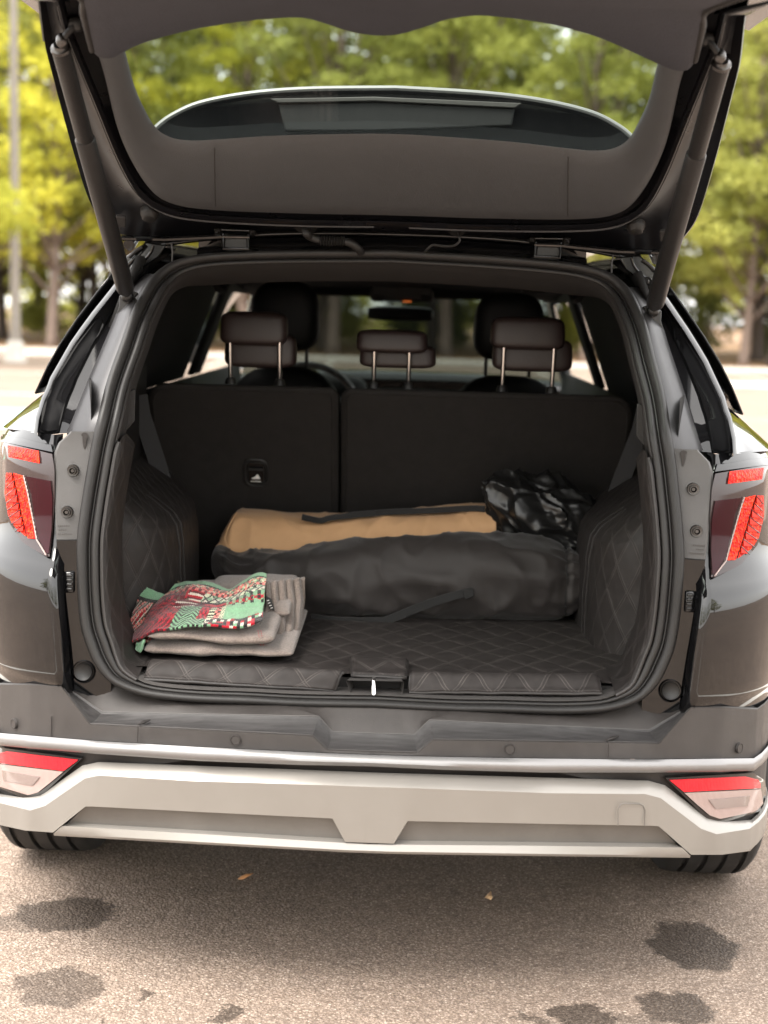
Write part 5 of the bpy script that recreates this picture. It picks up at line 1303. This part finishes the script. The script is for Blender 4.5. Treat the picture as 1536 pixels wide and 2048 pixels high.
plant(0, -11.3, 28.5, 0, .6, .95, 'overhanging_tree', 'bright yellow-green tree whose branches hang in front of the lamp post', 'tree', lm='leaf_yellow')
plant(2, 14.2, 34.2, 0, 2.2, .95, 'overhanging_tree', 'bright yellow-green tree spreading beside the raised tailgate on the right', 'tree', lm='leaf_yellow')
c = UZ(70, 703, .1); plant(1, c.x-.5, 39.2, .1, 1.1, 1.0, 'slender_tree', 'tree with a slender trunk just right of the lamp post', 'tree', lm='leaf_yellow')
plant(3, 10.1, 40.0, .1, 2.9, 1.15, 'thick_trunk_tree', 'tree with a thick brown trunk right of the open tailgate', 'tree', lm='leaf_green')
for i in range(17):                                         # the wood on the near side, mirrored in the paintwork
    an = R_(200+i*140/16); k = rt.randrange(4)
    plant(k, 38*math.cos(an)*1.1+rt.uniform(-2, 2), 38*math.sin(an)+rt.uniform(-2, 2), 0, rt.uniform(0, 6.28), rt.uniform(.9, 1.15), 'woodland_tree', '%s tree along the wood behind the photographer, mirrored in the paintwork' % ORD[i], 'tree', 'trees mirrored in the paintwork', lm='leaf_green')
# undergrowth
def shrub(i, x, Y, h, wd):
    rs = random.Random(500+i % 5); pads = [(Vector((rs.uniform(-.5, .5)*wd, rs.uniform(-.4, .4)*wd, h*rs.uniform(.18, .82))), wd*.36, h*.24, 1.0) for _ in range(11)]
    e = empty('shrub', (x, Y, .1), '%s dark green bush from the left in the undergrowth below the trees' % ORD[i], 'shrub', 'bushes under the trees')
    key = ('s', i % 5)
    if key not in CACHE:
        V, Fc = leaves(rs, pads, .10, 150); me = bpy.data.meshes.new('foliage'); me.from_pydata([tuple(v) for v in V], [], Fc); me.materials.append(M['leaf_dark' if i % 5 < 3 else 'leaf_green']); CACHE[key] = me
    o = bpy.data.objects.new('foliage', CACHE[key]); COL.objects.link(o); o.parent = e
    e.rotation_euler = (0, 0, rt.uniform(0, 6)); e.scale = (1, 1, rt.uniform(.8, 1.2))
CACHE = {}
for i in range(22): shrub(i, -21+i*2.05+rt.uniform(-.6, .6), 48.5+rt.uniform(-2.5, 3), 2.6, 1.6)
rs = random.Random(3); pads = []
for i in range(330):
    pads.append((Vector((rs.uniform(-42, 42), rs.uniform(66, 84), rs.uniform(.5, 17))), rs.uniform(1.4, 2.6), rs.uniform(.9, 1.8), 1.0))
V, Fc = leaves(rs, pads, .26, 190); fw = mesh('distant_wood', V, Fc, 'leaf_green', smooth=False); tag(fw, 'far green woodland filling the gaps behind the trees', 'woodland', kind='stuff')
# lamp post
lp = UZ(31, 724, 0); lpe = empty('lamp_post', lp, 'pale painted lamp post on a white concrete footing', 'lamp post')
def at_e(o, e): o.data.transform(Matrix.Translation(-e.location)); o.parent = e; o.matrix_parent_inverse = Matrix.Identity(4); return o
at_e(lathe('pole', [(0, .45), (.13, .45), (.118, .8), (.112, 1.0), (.10, 5), (.075, 9.5), (0, 9.5)], lp, (0, 0, 1), 'pole_paint', n=20), lpe)
at_e(lathe('footing', [(0, .48), (.15, .48), (.18, .42), (.19, .34), (.25, .0), (0, 0)], lp, (0, 0, 1), 'concrete', n=24), lpe)
at_e(tube('lamp_arm', [lp+Vector((0, 0, 9.4)), lp+Vector((.4, -.2, 9.7)), lp+Vector((1.3, -.5, 9.8))], .04, 'pole_paint'), lpe)
at_e(pillow('lamp_head', lp+Vector((1.6, -.6, 9.8)), (.7, .26, .12), 'pole_paint'), lpe)
# wheel stops
for px, py, rz, lab in ((1512, 776, .02, 'white concrete wheel stop on the right of the car park'), (100, 711, .0, 'pale concrete wheel stop beside the lamp post')):
    c = UZ(px, py, 0); P = [(-.08, 0), (-.075, .05), (-.045, .11), (.045, .11), (.075, .05), (.08, 0)]
    sl = slab('wheel_stop', [Vector((c.x-.9, c.y+a, b)) for a, b in P], (1.8, 0, 0), 'concrete', bevel=.012); tag(pin(sl, (c.x, c.y, 0)), lab, 'wheel stop', 'wheel stops')
# fallen leaves on the asphalt
mat('leaf_dry', (.50, .24, .10), .7, var=.25, vscale=60); mat('leaf_pale', (.62, .40, .22), .7, var=.2, vscale=60)
for px, py, m, lab, sh in ((490, 1755, 'leaf_dry', 'narrow reddish dry leaf on the asphalt below the bumper', ((-.018, -.004), (-.004, -.010), (.012, -.006), (.020, .004), (.002, .008), (-.012, .006))),
                           (976, 1797, 'leaf_pale', 'pale orange triangular dry leaf on the asphalt', ((-.008, .004), (.006, -.016), (.010, -.006), (.008, .018), (.000, .012)))):
    c = UZ(px, py, .003); V = [c+Vector((a, b*1.6, .004+.006*math.sin(a*90))) for a, b in sh]+[c+Vector((0, 0, .009))]; n = len(sh)
    o = mesh('dry_leaf', V, [(i, (i+1) % n, n) for i in range(n)], m, solid=.0008); tag(pin(o, c), lab, 'leaf')
